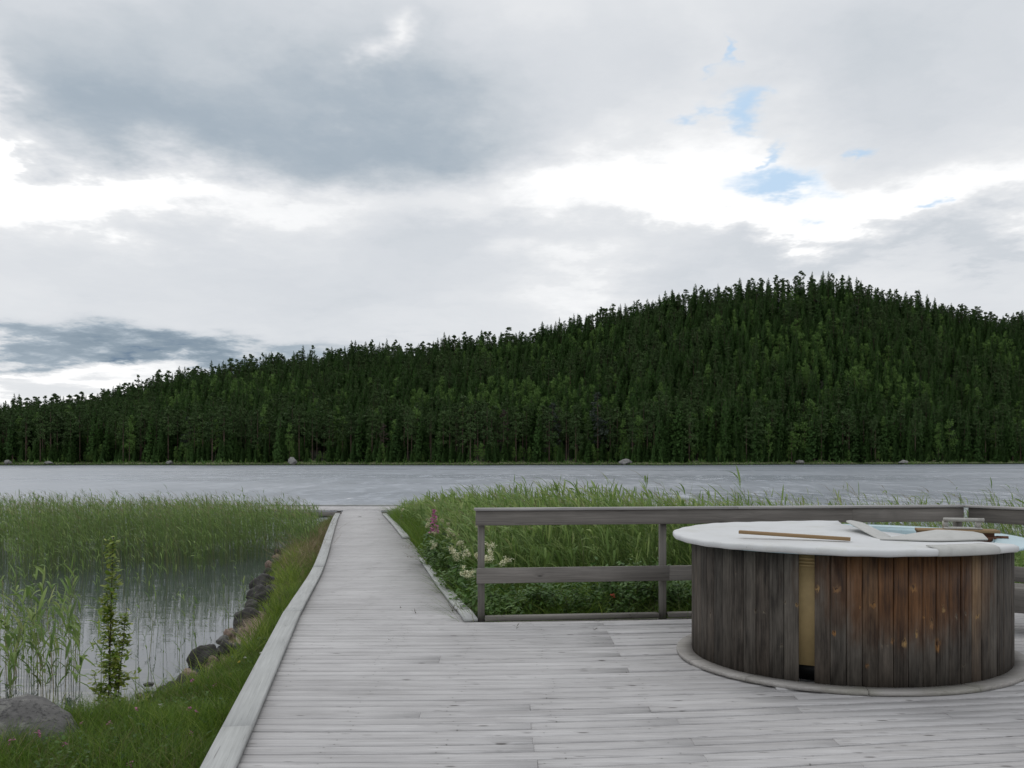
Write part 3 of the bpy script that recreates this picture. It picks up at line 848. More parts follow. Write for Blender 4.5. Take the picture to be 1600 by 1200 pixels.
# base ring boards
nb = 9
ringcut = sorted([(th_at(s0 + sgn * px_to_sz(px_, 1075)[0])) % (2 * math.pi) for px_ in (1180, 1352, 1507)] + [.6, 1.5, 2.3, 3.0])
for a, c in zip(ringcut, ringcut[1:] + [ringcut[0] + 2 * math.pi]):
    g_ = .0022
    dz = random.uniform(-.002, .002)
    o = lathe_ell('base_ring_board', [(-.01, .012), (-.01, .036 + dz), (.112, .038 + dz), (.119, .033 + dz), (.119, .012)], M_ring, tub, 0, a + g_, c - g_, 22, smooth=False)

# ------------------------------------------------------------------ things lying on the lid
o = beam('loose_plank', (1.645, 6.16, 1.008), (2.330, 5.86, .984), .060, .022, M_fresh, None, up=(0, 0, 1)); tag(o, 'narrow brown plank lying loose on the white tub lid', 'plank')
lh = empty('lid_clamp', (3.40, 6.5, .945)); tag(lh, 'reddish brown wooden block with grey bar handle on the right side of the tub', 'wooden clamp')
pL, pR = Vector((3.12, 6.56, .990)), Vector((3.66, 6.42, .990))
beam('cross_board', pL, pR, .16, .022, M_fresh, lh)
beam('cross_board', pL + Vector((.02, .03, -.024)), pR + Vector((-.02, .03, -.024)), .12, .024, M_red, lh)
beam('base_block', pL.lerp(pR, .45) - Zv * .049, pR - Zv * .049, .12, .045, M_red, lh)
beam('base_block', pL - Zv * .049, pL.lerp(pR, .3) - Zv * .049, .10, .036, M_red, lh)
q1, q2 = pL.lerp(pR, .37), pL.lerp(pR, .78)
beam('backing_plate', pL.lerp(pR, .34) + Zv * .014, pL.lerp(pR, .80) + Zv * .014, .10, .013, M_metal, lh)
for q in (q1, q2):
    beam('handle_foot', q + Zv * .0145, q + Zv * .062, .034, .030, M_metal, lh, up=(0, -1, 0))
def tube(name, p0, p1, r, mat, parent, k=12):
    p0, p1 = Vector(p0), Vector(p1); d = (p1 - p0).normalized()
    a = d.orthogonal().normalized(); b_ = d.cross(a)
    o0 = parent.location if parent is not None else Vector()
    V = [tuple(p + (a * math.cos(t) + b_ * math.sin(t)) * r - o0) for p in (p0, p1) for t in [2 * math.pi * i / k for i in range(k)]]
    Fq = [(i, (i + 1) % k, k + (i + 1) % k, k + i) for i in range(k)]
    me = mesh_np(name, V, [np.array(Fq), np.array([list(range(k - 1, -1, -1)), list(range(k, 2 * k))])], mat)
    bmf = bmesh.new(); bmf.from_mesh(me); bmesh.ops.recalc_face_normals(bmf, faces=bmf.faces); bmf.to_mesh(me); bmf.free()
    return obj(name, me, parent)
tube('handle_bar', q1 + Vector((-.02, 0, .072)), q2 + Vector((.03, -.01, .072)), .015, M_metal, lh)
tube('bolt', pR + Vector((-.02, -.02, -.055)), pR + Vector((.055, -.05, -.055)), .013, M_red, lh)

# ------------------------------------------------------------------ rocks
def rock(label, px, py, wpx, hpx, z, mat, seed, group='rocks along the near bank', name='rock', y=None, flat=1., depth=1.):
    cat_ = 'stone' if name == 'stone' else 'rock'
    yy = y if y else F * (EYE - z) / (py - HZ)
    xx = (px - 800) / F * yy
    rw = wpx / 2 / F * yy; rh = hpx / F * yy
    bmf = bmesh.new(); bmesh.ops.create_icosphere(bmf, subdivisions=(3 if name == 'stone' else 4), radius=1)
    for v_ in bmf.verts:
        c_ = v_.co.copy()
        d_ = 1 + .10 * mnoise.noise(c_ * 15 + Vector((seed, 2, 0))) * .5 + .38 * mnoise.noise(c_ * 1.1 + Vector((seed * 7.1, 0, 0))) + .16 * mnoise.noise(c_ * 2.7 + Vector((0, seed * 3.3, 0))) + .05 * mnoise.noise(c_ * 7 + Vector((seed, 0, 0)))
        # faceted look: pull towards planes
        v_.co = c_ * d_
        v_.co.x *= rw; v_.co.y *= rw * .8 * depth; v_.co.z *= rh * .75 * flat
    me = bpy.data.meshes.new(name); bmf.to_mesh(me); bmf.free(); me.materials.append(mat)
    me.polygons.foreach_set('use_smooth', np.ones(len(me.polygons), bool))
    o = obj(name, me, None, (xx, yy, z + rh * .12), (0, 0, seed * 1.3))
    tag(o, label, cat_, group)
    return o
o = rock('big pale lichen-flecked boulder in the lower left corner of the bank', -62, 1240, 310, 150, -.67, M_rock, 3, None, 'boulder', depth=1.2)
del_ = 0
RK = [("dark flat stone just right of the big corner boulder", 92, 1140, 40, 16, M_rockd, 1), ("small dark stone alone in the water near the straw bank", 218, 1088, 14, 7, M_rockd, 2),
      ("brown rounded stone at the lower edge of the pond", 262, 1084, 38, 22, M_rockd, 3), ("brown stone wedged between straw and pond", 296, 1064, 40, 26, M_rockp, 4),
      ("large dark brown bank rock beside the tall grass", 322, 1034, 50, 34, M_rockd, 5), ("dark jagged rock below the twigs on the bank", 352, 1022, 30, 26, M_rockd, 6),
      ("low black rock under the leaning grass at the bank bend", 388, 972, 52, 26, M_rockd, 7), ("black rock stacked behind the low bank rock", 394, 955, 32, 20, M_rockd, 8),
      ("pointed dark rock in the middle of the bank pile", 404, 940, 40, 28, M_rockd, 9), ("uppermost dark rock of the bank pile", 412, 922, 44, 30, M_rockd, 10),
      ("tiny dark stone standing off the bank pile in water", 396, 926, 12, 10, M_rockd, 11), ("dark rock half sunk in grass near the bank pile", 424, 934, 30, 24, M_rockd, 12),
      ("pinkish rock near the reeds and dry brush", 464, 871, 32, 14, M_rockp, 13), ("flat brown rock beside the pinkish rock", 440, 880, 44, 12, M_rockd, 14),
      ("grey-brown rock close to the far kerb of the boardwalk", 494, 846, 34, 16, M_rockd, 15), ("brown rock below the dry brush", 478, 884, 30, 16, M_rockp, 16),
      ("dark stone behind the kerb curve", 505, 832, 26, 14, M_rockd, 17), ("thin dark stone breaking the pond surface", 232, 1070, 20, 4, M_rockd, 18)]
for (lb, px, py, ww, hh, mt, sd_) in RK:
    rock(lb, px, py, ww * .92, hh * .95, -.73, mt, sd_)

for k_ in range(34):
    t_ = k_ / 33; yq = 6.9 + 13.8 * t_ ** 1.25 + random.uniform(-.15, .15)
    xq = float(np.interp(yq, [6.45, 7.1, 8.2, 9.8, 12.0, 14.3, 17.5, 20, 24], [-4.3, -3.42, -3.12, -3.22, -3.60, -4.2, -4.95, -5.4, -6.0])) + random.uniform(-.22, .14)
    px_ = 800 + F * xq / yq; w_ = random.uniform(.07, .21) * F / yq
    rock('small weathered stone lying at the grassy waterline of the near bank', px_, 0, w_, w_ * random.uniform(.45, .8), -.72, random.choice([M_rockd, M_rockd, M_rockp, M_rock]), 40 + k_, 'small stones along the waterline', 'stone', y=yq)
# ------------------------------------------------------------------ blades, reeds, leaves (numpy)
class Strips:
    """collects tapering bent strips"""
    def __init__(self): self.V = []; self.F = []; self.T = []; self.n = 0
    def add(self, p0, d0, bend, L, wd, tint, seg=3, prof='grass', side=None):
        k = len(p0)
        if k == 0: return
        t = np.linspace(0, 1, seg + 1)
        if side is None:
            a = rng.uniform(0, 2 * np.pi, k); side = np.c_[np.cos(a), np.sin(a), np.zeros(k)]
        P_ = p0[:, None] + (d0[:, None] * t[None, :, None] + bend[:, None] * (t ** 2)[None, :, None]) * L[:, None, None]
        if prof == 'grass': wf = (1 - t * .97) ** .8
        elif prof == 'stem': wf = 1 - .6 * t
        else: wf = np.sin(np.pi * np.clip(t * .92 + .06, 0, 1)) ** .7
        off = side[:, None] * (wd[:, None, None] / 2) * wf[None, :, None]
        Vv = np.stack([P_ - off, P_ + off], 2).reshape(-1, 3)
        base = self.n + (np.arange(k) * (seg + 1) * 2)[:, None]
        s_ = np.arange(seg)[None] * 2
        q_ = np.stack([base + s_, base + s_ + 1, base + s_ + 3, base + s_ + 2], -1).reshape(-1, 4)
        self.V.append(Vv); self.F.append(q_); self.T.append(np.repeat(tint, (seg + 1) * 2)); self.n += len(Vv)
    def build(self, name, mat, label=None, parent=None, kind=None, loc=None):
        V_ = np.concatenate(self.V)
        if loc is not None: V_ = V_ - np.array(loc)
        me = mesh_np(name, V_, np.concatenate(self.F), mat, True, {'tint': np.concatenate(self.T)})
        o = obj(name, me, parent, loc)
        if kind: o['kind'] = kind
        if label: o['label'] = label
        return o

def reed_field(St, base, Ht, lean=(-.16, 0.), nleaf=6, ll=.36, lw=.017, t0=.5, plume=None, stemtint=.05, spread=.55, wind=.28):
    k = len(base)
    ln = np.c_[lean[0] + rng.normal(0, .06, k), lean[1] + rng.normal(0, .06, k), np.zeros(k)]
    up = np.tile([0, 0, 1.], (k, 1)); d0 = up + rng.normal(0, .04, (k, 3)) * [1, 1, 0]
    tint = np.clip(rng.normal(t0, .13, k), .2, 1)
    St.add(base, d0, ln, Ht, np.full(k, .007), tint * .35 + stemtint, 3, 'stem')
    for j in range(nleaf):
        t = rng.uniform(.28, .98, k) if j else np.full(k, .97)
        p = base + (d0 * t[:, None] + ln * (t ** 2)[:, None]) * Ht[:, None]
        a = rng.uniform(0, 2 * np.pi, k)
        hor = np.c_[np.cos(a), np.sin(a), np.zeros(k)]
        hor = hor * spread + np.array([-wind, 0, 0])
        d = hor * rng.uniform(.6, 1.1, (k, 1)) + np.array([0, 0, 1.]) * rng.uniform(.65, 1.1, (k, 1))
        bd_ = hor * .45 + np.array([-.12, 0, 0]) - np.array([0, 0, 1.]) * rng.uniform(.05, .75, (k, 1))
        L = ll * rng.uniform(.6, 1.25, k) * (1.05 - .35 * t)
        sd2 = np.cross(hor, [0, 0, 1.]); sd2 /= np.linalg.norm(sd2, axis=1, keepdims=True) + 1e-6
        sd2 = sd2 + rng.normal(0, .35, (k, 3))
        St.add(p, d, bd_, L, lw * rng.uniform(.7, 1.3, k), np.clip(tint + rng.normal(0, .1, k), .15, 1), 4, 'leaf', sd2)
    if plume is not None:
        for q_ in range(6):
            s_ = rng.random(k) < plume
            tip = base[s_] + (d0[s_] + ln[s_]) * Ht[s_][:, None]
            kk_ = s_.sum()
            St.add(tip, rng.normal(0, .35, (kk_, 3)) * [1, 1, .2] + [-.5, 0, .9], rng.normal(0, .2, (kk_, 3)) + [-.6, 0, -.35], rng.uniform(.12, .22, kk_), np.full(kk_, .008), np.full(kk_, .03), 2, 'leaf')

def scatter(n_, x0, x1, y0, y1, test):
    out = []; tot = 0
    while tot < n_:
        p = np.c_[rng.uniform(x0, x1, n_ * 2), rng.uniform(y0, y1, n_ * 2)]
        p = p[test(p)]; out.append(p); tot += len(p)
        if len(p) == 0: break
    return np.concatenate(out)[:n_]
def inview(p, m=.06):
    return (abs(p[:, 0]) / p[:, 1] < .6015 + m)
def pathx(p): return np.interp(p[:, 1], PY, PX)

# -- reeds in the lake, left of the boardwalk
St = Strips()
def t_left(p):
    d = signed(p); e = 17.0 + .9 * np.sin(p[:, 0] * .9) + .8 * np.sin(p[:, 0] * 2.3 + 1) + .25 * (p[:, 0] + 12) * 0
    far = 25.5 + .8 * np.sin(p[:, 0] * .7 + 2)
    dens = rng.random(len(p)) < np.clip((p[:, 1] - e) / 1.2, .0, 1)
    return (p[:, 0] < pathx(p) - 1.15) & (p[:, 1] > e) & (p[:, 1] < far) & inview(p) & (d < np.where(p[:, 1] > 18.5, 1.1, .45)) & dens
p = scatter(6000, -19, -4.4, 15, 27, t_left)
h_ = np.interp(p[:, 1], [16.5, 20, 26], [1.24, 1.10, .80]) * rng.normal(1, .15, len(p))
h_ *= np.where(p[:, 0] > -7.2, np.interp(p[:, 0], [-6.4, -4.4], [1, .80]), 1)
reed_field(St, np.c_[p, np.full(len(p), WATER - .1)], h_ + .1, lean=(-.07, 0), nleaf=6, ll=.27, lw=.012, t0=.46, plume=.12, spread=.34, wind=.14)
St.build('reed_bed', M_reed, 'dense green reed bed standing in the water left of the boardwalk', kind='stuff')
# -- thinner outer fringe in front
St = Strips()
p = scatter(130, -13, -5.3, 11.5, 17.5, lambda p: inview(p) & (signed(p) < -.1) & (rng.random(len(p)) < np.clip((-p[:, 0] / p[:, 1] - .30) * 4 + (p[:, 1] - 15) * .15, .02, 1)))
reed_field(St, np.c_[p, np.full(len(p), WATER - .05)], rng.uniform(.4, 1.0, len(p)), lean=(-.05, 0), nleaf=5, ll=.22, lw=.012, t0=.5, spread=.35, wind=.1)
# pond stems near the bank
p = scatter(46, -5.2, -3.4, 8.6, 13.0, lambda p: (signed(p) < -.05) & (signed(p) > -1.3))
reed_field(St, np.c_[p, np.full(len(p), WATER - .05)], rng.uniform(.25, .8, len(p)), lean=(-.03, 0), nleaf=3, ll=.17, lw=.010, t0=.55, spread=.35, wind=.05)
St.build('sparse_reeds', M_reed, 'sparse thin reed stems rising from the calm pond water', kind='stuff')
# -- big leafy reed clump at the left edge
St = Strips()
p = scatter(105, -5.8, -4.05, 7.3, 9.6, lambda p: (signed(p) < .25) & (p[:, 0] / p[:, 1] < -.50) & (p[:, 0] / p[:, 1] > -.66))
reed_field(St, np.c_[p, np.full(len(p), WATER - .02)], rng.uniform(.5, 1.15, len(p)), lean=(-.02, 0), nleaf=6, ll=.32, lw=.020, t0=.55, stemtint=-.08, spread=.4, wind=.05)
p = scatter(22, -5.0, -3.7, 7.6, 9.0, lambda p: (signed(p) < .1) & (p[:, 0] / p[:, 1] < -.44))
reed_field(St, np.c_[p, np.full(len(p), WATER - .02)], rng.uniform(.3, .75, len(p)), lean=(.0, 0), nleaf=4, ll=.28, lw=.018, t0=.6, spread=.4, wind=.05)
St.build('leafy_reeds', M_reed, 'tall broad-leaved reeds beside the big boulder at the left edge', kind='stuff')

# -- reeds right of the boardwalk
St = Strips()
def t_right(p):
    return (p[:, 0] > pathx(p) + 1.15 + rng.uniform(0, .5, len(p))) & inview(p) & (signed(p) > -1.2) & (p[:, 1] > 10.2 + .25 * np.maximum(p[:, 0], -1)) & (p[:, 0] < 4.5)
p = scatter(5200, -5.5, 4.5, 9.5, 31.5, t_right)
z0 = np.maximum(gh(p), WATER - .1)
h_ = np.interp(p[:, 1], [9, 12, 16, 22, 30], [1.02, 1.24, 1.16, .95, .60]) * rng.normal(1, .12, len(p))
h_ *= np.interp(p[:, 0] - pathx(p), [1.1, 1.9, 3.2], [.62, .85, 1.0])
reed_field(St, np.c_[p, z0], h_, lean=(-.16, 0), nleaf=7, ll=.40, lw=.019, t0=.56, plume=.12, spread=.38, wind=.15)
St.build('shore_reeds', M_reed, 'thick bright green reeds and grasses behind the railing', kind='stuff')
# -- sparser reeds in the water further right
St = Strips()
p = scatter(2600, 1.5, 13, 10.2, 19, lambda p: inview(p, .08) & (signed(p) < .2) & (signed(p) > -3.2))
reed_field(St, np.c_[p, np.full(len(p), WATER - .05)], np.interp(p[:, 1], [10, 14, 19], [1.50, 1.42, 1.22]) * rng.normal(1, .12, len(p)), lean=(-.22, 0), nleaf=5, ll=.32, lw=.012, t0=.66, plume=.14, spread=.38, wind=.22)
p = scatter(1400, 2.5, 9, 8.9, 12, lambda p: inview(p, .08) & (signed(p) > 0) & (p[:, 1] > 8.9 + .0 * p[:, 0]))
reed_field(St, np.c_[p, gh(p)], rng.uniform(.55, .95, len(p)), lean=(-.15, 0), nleaf=6, ll=.36, lw=.017, t0=.60)
St.build('water_reeds', M_reed, 'windblown reeds in the water behind the hot tub', kind='stuff')

# -- fine grass
def grass(name, label, p, hmin, hmax, mat, wd=.006, t0=.5, ts=.17, lean=.25, z=None, dry=None):
    St = Strips(); k = len(p)
    z = gh(p) if z is None else z
    L = rng.uniform(hmin, hmax, k)
    tint = np.clip(rng.normal(t0, ts, k), .12, 1)
    tint = np.clip(tint + .16 * wob(p[:, 0] * 1.3, p[:, 1] * 1.3) + .10 * wob(p[:, 0] * 4, p[:, 1] * 4), .1, 1)
    L = L * np.clip(.45 + signed(p) * 1.3, .45, 1)
    L = L * (1 + .45 * wob(p[:, 0] * 2.2 + 5, p[:, 1] * 2.2))
    if dry is not None:
        dm = rng.random(k) < dry(p); tint[dm] = rng.uniform(0, .1, dm.sum())
    a = rng.uniform(0, 2 * np.pi, k)
    dr = np.c_[np.cos(a), np.sin(a), np.zeros(k)]
    St.add(np.c_[p, z], dr * rng.uniform(.05, .35, (k, 1)) + [0, 0, 1.], dr * rng.uniform(0, lean * 2.6, (k, 1)) - [0, 0, .25], L, np.full(k, wd) * rng.uniform(.7, 1.4, k), tint, 3)
    return St.build(name, mat, label, kind='stuff')
def t_bank(p):
    edge = np.where(p[:, 1] < 8.27, KIN(p[:, 1]) - .17, pathx(p) - HW - .17)
    return (p[:, 0] < edge + .02) & (signed(p) > np.where(p[:, 1] > 7.2, .20 + .14 * (wob(p[:, 0] * 2, p[:, 1] * 2) > 0), .03)) & inview(p, .1) & (p[:, 1] < 31)
p = scatter(52000, -7.2, -1.2, 3.6, 12.5, lambda p: t_bank(p) & (rng.random(len(p)) < np.clip(1.6 - p[:, 1] / 11, .3, 1)) & ~((p[:, 0] + 3.8) ** 2 + (p[:, 1] - 5.88) ** 2 < .16))
def dryf(p):
    d = signed(p); return np.clip(.75 - d * 2.2, .02, .8) * np.where(p[:, 1] > 6.6, 1, .3)
grass('bank_grass', 'bright green grass on the bank left of the kerb', p, .08, .30, M_grass, .0058, .46, .20, dry=dryf)
p = scatter(13000, -6.5, -2.4, 11.5, 30, t_bank)
grass('bank_weeds', 'long grass and dry straw beside the boardwalk', p, .12, .34, M_grass, .009, .48, .2, dry=lambda p: np.interp(p[:, 1], [12, 15, 18, 22, 30], [.1, .3, .75, .7, .3]))
p = scatter(2200, -5.0, -2.0, 6.2, 19, lambda p: (p[:, 0] < np.where(p[:, 1] < 8.27, KIN(p[:, 1]) - .17, pathx(p) - HW - .17)) & (signed(p) < .55) & (signed(p) > .02))
grass('bank_tall_grass', 'taller yellow green grass leaning over the bank rocks', p, .25, .50, M_grass, .010, .8, .12, .35)
# straw washed along the water's edge
St = Strips(); p = scatter(4200, -5.6, -3.2, 6.9, 11.5, lambda p: (abs(signed(p) - .12) < .16)); k = len(p)
a = rng.normal(1.9, .5, k); dr = np.c_[np.cos(a), np.sin(a), rng.normal(.05, .08, k)]
St.add(np.c_[p, np.maximum(gh(p), WATER) + .01 + rng.uniform(0, .04, k)], dr, rng.normal(0, .12, (k, 3)) * [1, 1, .3], rng.uniform(.1, .35, k), np.full(k, .005), rng.uniform(0, 1, k), 2, 'stem')
p = scatter(1500, -5.6, -3.6, 15.5, 23, lambda p: t_bank(p)); k = len(p)
a = rng.uniform(0, 6.28, k); dr = np.c_[np.cos(a), np.sin(a), rng.uniform(.1, .9, k)]
St.add(np.c_[p, gh(p) + .02], dr, rng.normal(0, .3, (k, 3)), rng.uniform(.15, .45, k), np.full(k, .009), rng.uniform(0, 1, k), 2, 'stem')
St.build('dry_straw', M_straw, 'pale dry straw and brushwood strewn along the water edge', kind='stuff')
# ground cover right of the boardwalk and under the railing
def t_rgt(p):
    return (p[:, 0] > pathx(p) + HW + .12) & inview(p, .08) & (signed(p) > -.1) & ((p[:, 1] > RAILY(p[:, 0]) + .15))
p = scatter(38000, -5, 6, 8.1, 14, lambda p: t_rgt(p) & (rng.random(len(p)) < np.clip(1.9 - p[:, 1] / 9, .15, 1)))
grass('verge_grass', 'tall mixed green grass along the right side of the boardwalk', p, .22, .62, M_grass, .007, .48, .16, .35)
p = scatter(11000, -5.5, 0, 13, 30, t_rgt)
grass('far_verge_grass', 'grass fringe beside the far part of the boardwalk', p, .3, .75, M_grass, .012, .5, .16, .3)

# ------------------------------------------------------------------ leafy plants
def leaves(St, pts, size, tint0=.5, ts=.15, aspect=.55, droop=.2):
    k = len(pts); a = rng.uniform(0, 2 * np.pi, k)
    d = np.c_[np.cos(a), np.sin(a), rng.normal(.15, .35, k)]
    sd2 = np.cross(d, [0, 0, 1.]); sd2 /= np.linalg.norm(sd2, axis=1, keepdims=True) + 1e-6
    sd2 = sd2 + np.c_[np.zeros((k, 2)), rng.normal(0, .3, k)]
    L = size * rng.uniform(.6, 1.3, k)
    St.add(pts, d, np.tile([0, 0, -droop], (k, 1)), L, L * aspect, np.clip(rng.normal(tint0, ts, k), 0, 1), 3, 'leaf', sd2)

def shrub(x, y, hgt, rad, nb, nl, label, size=.05, t0=.4, name='wild_shrub', group='low leafy shrubs behind the railing', cat='shrub'):
    z = float(gh(np.array([[x, y]]))[0])
    o = empty(name, (x, y, z)); tag(o, label, cat, group)
    St = Strips(); Lf = Strips()
    k = nb; base = np.c_[rng.normal(x, rad * .25, k), rng.normal(y, rad * .25, k), np.full(k, z)]
    a = rng.uniform(0, 6.28, k); out = np.c_[np.cos(a), np.sin(a), np.zeros(k)] * rng.uniform(.1, 1, (k, 1)) * rad / hgt
    H_ = hgt * rng.uniform(.65, 1.05, k)
    up = np.tile([0, 0, 1.], (k, 1)); bend = out * .5 - [0, 0, .12]
    St.add(base, up + out * .5, bend, H_, np.full(k, .007), np.full(k, .1), 4, 'stem')
    for r in range(nl // k):
        t = rng.uniform(.2, 1.0, k) ** .8
        pt = base + ((up + out * .5) * t[:, None] + bend * (t ** 2)[:, None]) * H_[:, None] + rng.normal(0, .03, (k, 3))
        leaves(Lf, pt, size, t0)
    St.build('stems', M_stem, parent=None).parent = o
    st_ = C.objects[-1] if False else None
    lo = Lf.build('foliage', M_bush)
    lo.parent = o
    for ch in o.children: ch.location = -o.location
    return o
for i, (px, y, hgt, rad, t0, lb) in enumerate([
        (790, 8.75, .50, .42, .35, 'feathery green shrub just right of the railing end post'),
        (850, 8.85, .62, .40, .22, 'dark green shrub below the railing left of the red bloom'),
        (905, 8.75, .58, .46, .15, 'darkest broad shrub in the middle of the left railing bay'),
        (960, 8.9, .78, .42, .20, 'dark bush bearing one red bloom behind the railing'),
        (1010, 9.0, .85, .40, .28, 'green shrub beside the second railing post'),
        (1062, 9.1, .7, .40, .25, 'dark shrub squeezed between railing post and tub')]):
    shrub((px - 800) / F * y, y, hgt, rad, 46, 1500, lb, .05, t0 + .25)
for i, (px, y, hgt, lb) in enumerate([(735, 8.7, .42, 'light leafy weed at the foot of the railing end post'), (712, 9.4, .5, 'leafy weed leaning over the kerb near the railing'),
                                   (690, 10.4, .55, 'leafy weed beside the middle of the right kerb'), (672, 11.9, .6, 'tall weed over the twig litter on the kerb'), (655, 13.4, .6, 'leafy weed at the break between kerb boards')]):
    shrub((px - 800) / F * y + .22, y, hgt, .3, 30, 1300, lb, .045, .62, 'leafy_weed', 'weeds along the right kerb', 'plant')

def flower_plant(px, py, y, size, name, label, group, mat, cat='wildflower', spike=False):
    x = (px - 800) / F * y; zt = EYE - (py - HZ) * y / F
    z = float(gh(np.array([[x, y]]))[0])
    o = empty(name, (x, y, z)); tag(o, label, cat, group)
    St = Strips(); Lf = Strips(); Bl = Strips()
    H_ = zt - z
    St.add(np.array([[x, y, z]]), np.array([[0, 0, 1.]]), np.array([[.0, 0, 0]]), np.array([H_]), np.array([.008]), np.array([.3]), 4, 'stem')
    St.add(np.array([[x, y, z]]), np.array([[0, 0, 1.]]), np.array([[.0, 0, 0]]), np.array([H_]), np.array([.008]), np.array([.3]), 4, 'stem', np.array([[0., 1, 0]]))
    t = rng.uniform(.25, .9, 26); leaves(Lf, np.c_[np.full(26, x), np.full(26, y), z + t * H_], .10, .5, aspect=.35)
    if spike:
        k = 150; t = rng.random(k); a = rng.uniform(0, 6.28, k); r_ = size * .35 * (1.1 - t)
        pts = np.c_[x + r_ * np.cos(a), y + r_ * np.sin(a), zt - size * 1.6 + t * size * 2.2]
        leaves(Bl, pts, .036, .7, .3, .8)
    else:
        k = 240; c0 = rng.normal(0, 1, (5, 3)) * size * [.34, .34, .36]
        pts = c0[rng.integers(0, 5, k)] * 1.3 + rng.normal(0, 1, (k, 3)) * size * .22 + [x, y, zt]
        leaves(Bl, pts, .013, .6, .3, .9)
    for nm, s_, mt in (('stem', St, M_bush), ('leaves', Lf, M_bush), ('blossom', Bl, mat)):
        q_ = s_.build(nm, mt); q_.parent = o; q_.location = -o.location
    return o
MS = [(701, 832, 12), (713, 835, 12), (690, 812, 14), (679, 834, 13.5), (678, 851, 12.5), (721, 848, 11), (705, 861, 10.6), (727, 863, 10), (766, 852, 9.6), (745, 868, 9.3),
      (768, 868, 9.2), (788, 878, 8.9), (727, 893, 8.8), (736, 897, 8.7), (700, 818, 14), (750, 826, 11.5), (718, 805, 15), (668, 811, 15), (629, 797, 22), (760, 875, 9.0), (714, 866, 10.2), (667, 822, 14)]
MSL = ['taller of two cream blooms high on the left of the patch', 'second cream bloom close beside the tallest pair', 'cream bloom next to the pink spike', 'small cream bloom below the pink spike',
       'cream bloom nearest the kerb', 'loose cream bloom in the middle of the patch', 'broad cream bloom left of centre', 'cream bloom right of centre above the low one', 'cream bloom touching the railing end post, upper one',
       'cream bloom left of the railing post at mid height', 'cream bloom just right of the railing post', 'cream bloom above the middle rail, right of the post', 'big cream bloom lowest in the patch',
       'small cream bloom beside the lowest one', 'faint cream bloom above the tall pair', 'cream bloom under the railing corner', 'faint cream bloom high against the reeds', 'faint cream bloom left of the pink spike',
       'single tiny cream bloom far along the boardwalk', 'cream bloom right above the middle rail, touching the post', 'cream bloom close right of the broad one', 'faint bloom between kerb and pink spike']
for (px, py, y), lb in zip(MS, MSL):
    flower_plant(px, py, y, random.uniform(.045, .075) if y < 13 else .045, 'meadowsweet', lb, 'cream flowering plants beside the boardwalk', M_cream)
flower_plant(678, 806, 13.0, .16, 'willowherb', 'single pink flower spike beside the boardwalk', None, M_pink, spike=True)
rf = Strips(); x, y, z = pz(958, 930, 8.6); leaves(rf, rng.normal(0, .009, (18, 3)) + [x, y, z], .022, .5, .3, .9)
o = rf.build('red_bloom', M_redf, loc=(x, y, z)); tag(o, 'single red bloom among dark leaves under the railing', 'flower')

# clover and small flowers on the bank: too many to count
for nm, mt, cnt, lb, sz in (('clover_heads', M_pink, 16, 'dots of pink clover in the bank grass', .010), ('white_clover', M_white, 8, 'dots of white flowers in the bank grass', .009), ('buttercups', M_yellow, 4, 'dots of yellow flowers in the bank grass', .007)):
    p = scatter(cnt, -3.6, -2.0, 4.6, 8.2, lambda p: t_bank(p) & (rng.random(len(p)) < np.clip((-p[:, 0] - 1.7), .1, 1)))
    St = Strips(); z = gh(p) + rng.uniform(.10, .19, len(p))
    for r in range(14):
        leaves(St, np.c_[p, z] + rng.normal(0, sz * .6, (len(p), 3)), sz * 1.5, .5, .3, .9)
    St.build(nm, mt, lb, kind='stuff')

St = Strips(); p = scatter(3200, -4.6, -1.5, 4.0, 9.5, lambda p: t_bank(p) & (wob(p[:, 0] * 1.5, p[:, 1] * 1.5) > -.25) & ~((p[:, 0] + 3.8) ** 2 + (p[:, 1] - 5.88) ** 2 < .16))
leaves(St, np.c_[p, gh(p) + rng.uniform(.05, .14, len(p))], .026, .35, .25, .75, .1)
St.build('clover_leaves', M_bush, 'small round clover leaves among the bank grass', kind='stuff')
# sapling by the pond
sx_, sy_ = -3.44, 7.25
zs = float(gh(np.array([[sx_, sy_]]))[0])
sap = empty('sapling', (sx_, sy_, zs)); tag(sap, 'young green alder sapling standing at the edge of the pond', 'sapling')
St, Lf = Strips(), Strips()
stems = [((0, 0), (.02, 0), 1.66, 1), ((.02, .03), (-.03, 0), 1.2, .7), ((-.03, .0), (-.16, .05), .50, .5), ((.03, 0), (.10, 0), .60, .6), ((.04, .05), (.07, .0), 1.05, .6)]
for (b0, ln, H_, k_) in stems:
    base = np.array([[sx_ + b0[0], sy_ + b0[1], zs]])
    for s_ in ([[1., 0, 0]], [[0, 1., 0]]):
        St.add(base, np.array([[ln[0], ln[1], 1.]]), np.array([[ln[0] * .3, 0, 0]]), np.array([H_]), np.array([.013 * k_ + .004]), np.array([.1]), 5, 'stem', np.array(s_))
    nb_ = int(26 * H_)
    for j in range(nb_):
        t = rng.uniform(.15, 1)
        p = base[0] + np.array([ln[0] * t + ln[0] * .3 * t * t, ln[1] * t, t]) * H_
        a = rng.uniform(0, 6.28); L = rng.uniform(.04, .16) * (1.15 - t)
        q_ = p + np.array([math.cos(a) * L, math.sin(a) * L, L * .5])
        St.add(p[None], (q_ - p)[None] / L, np.zeros((1, 3)), np.array([L]), np.array([.003]), np.array([.1]), 1, 'stem')
        ks = rng.integers(10, 17)
        leaves(Lf, p + (q_ - p) * rng.uniform(.2, 1.1, (ks, 1)) + rng.normal(0, .02, (ks, 3)), .044, .85, .18, .6, .1)
for nm, s_, mt in (('stems', St, M_stem), ('foliage', Lf, M_grass)):
    q_ = s_.build(nm, mt); q_.parent = sap; q_.location = -sap.location

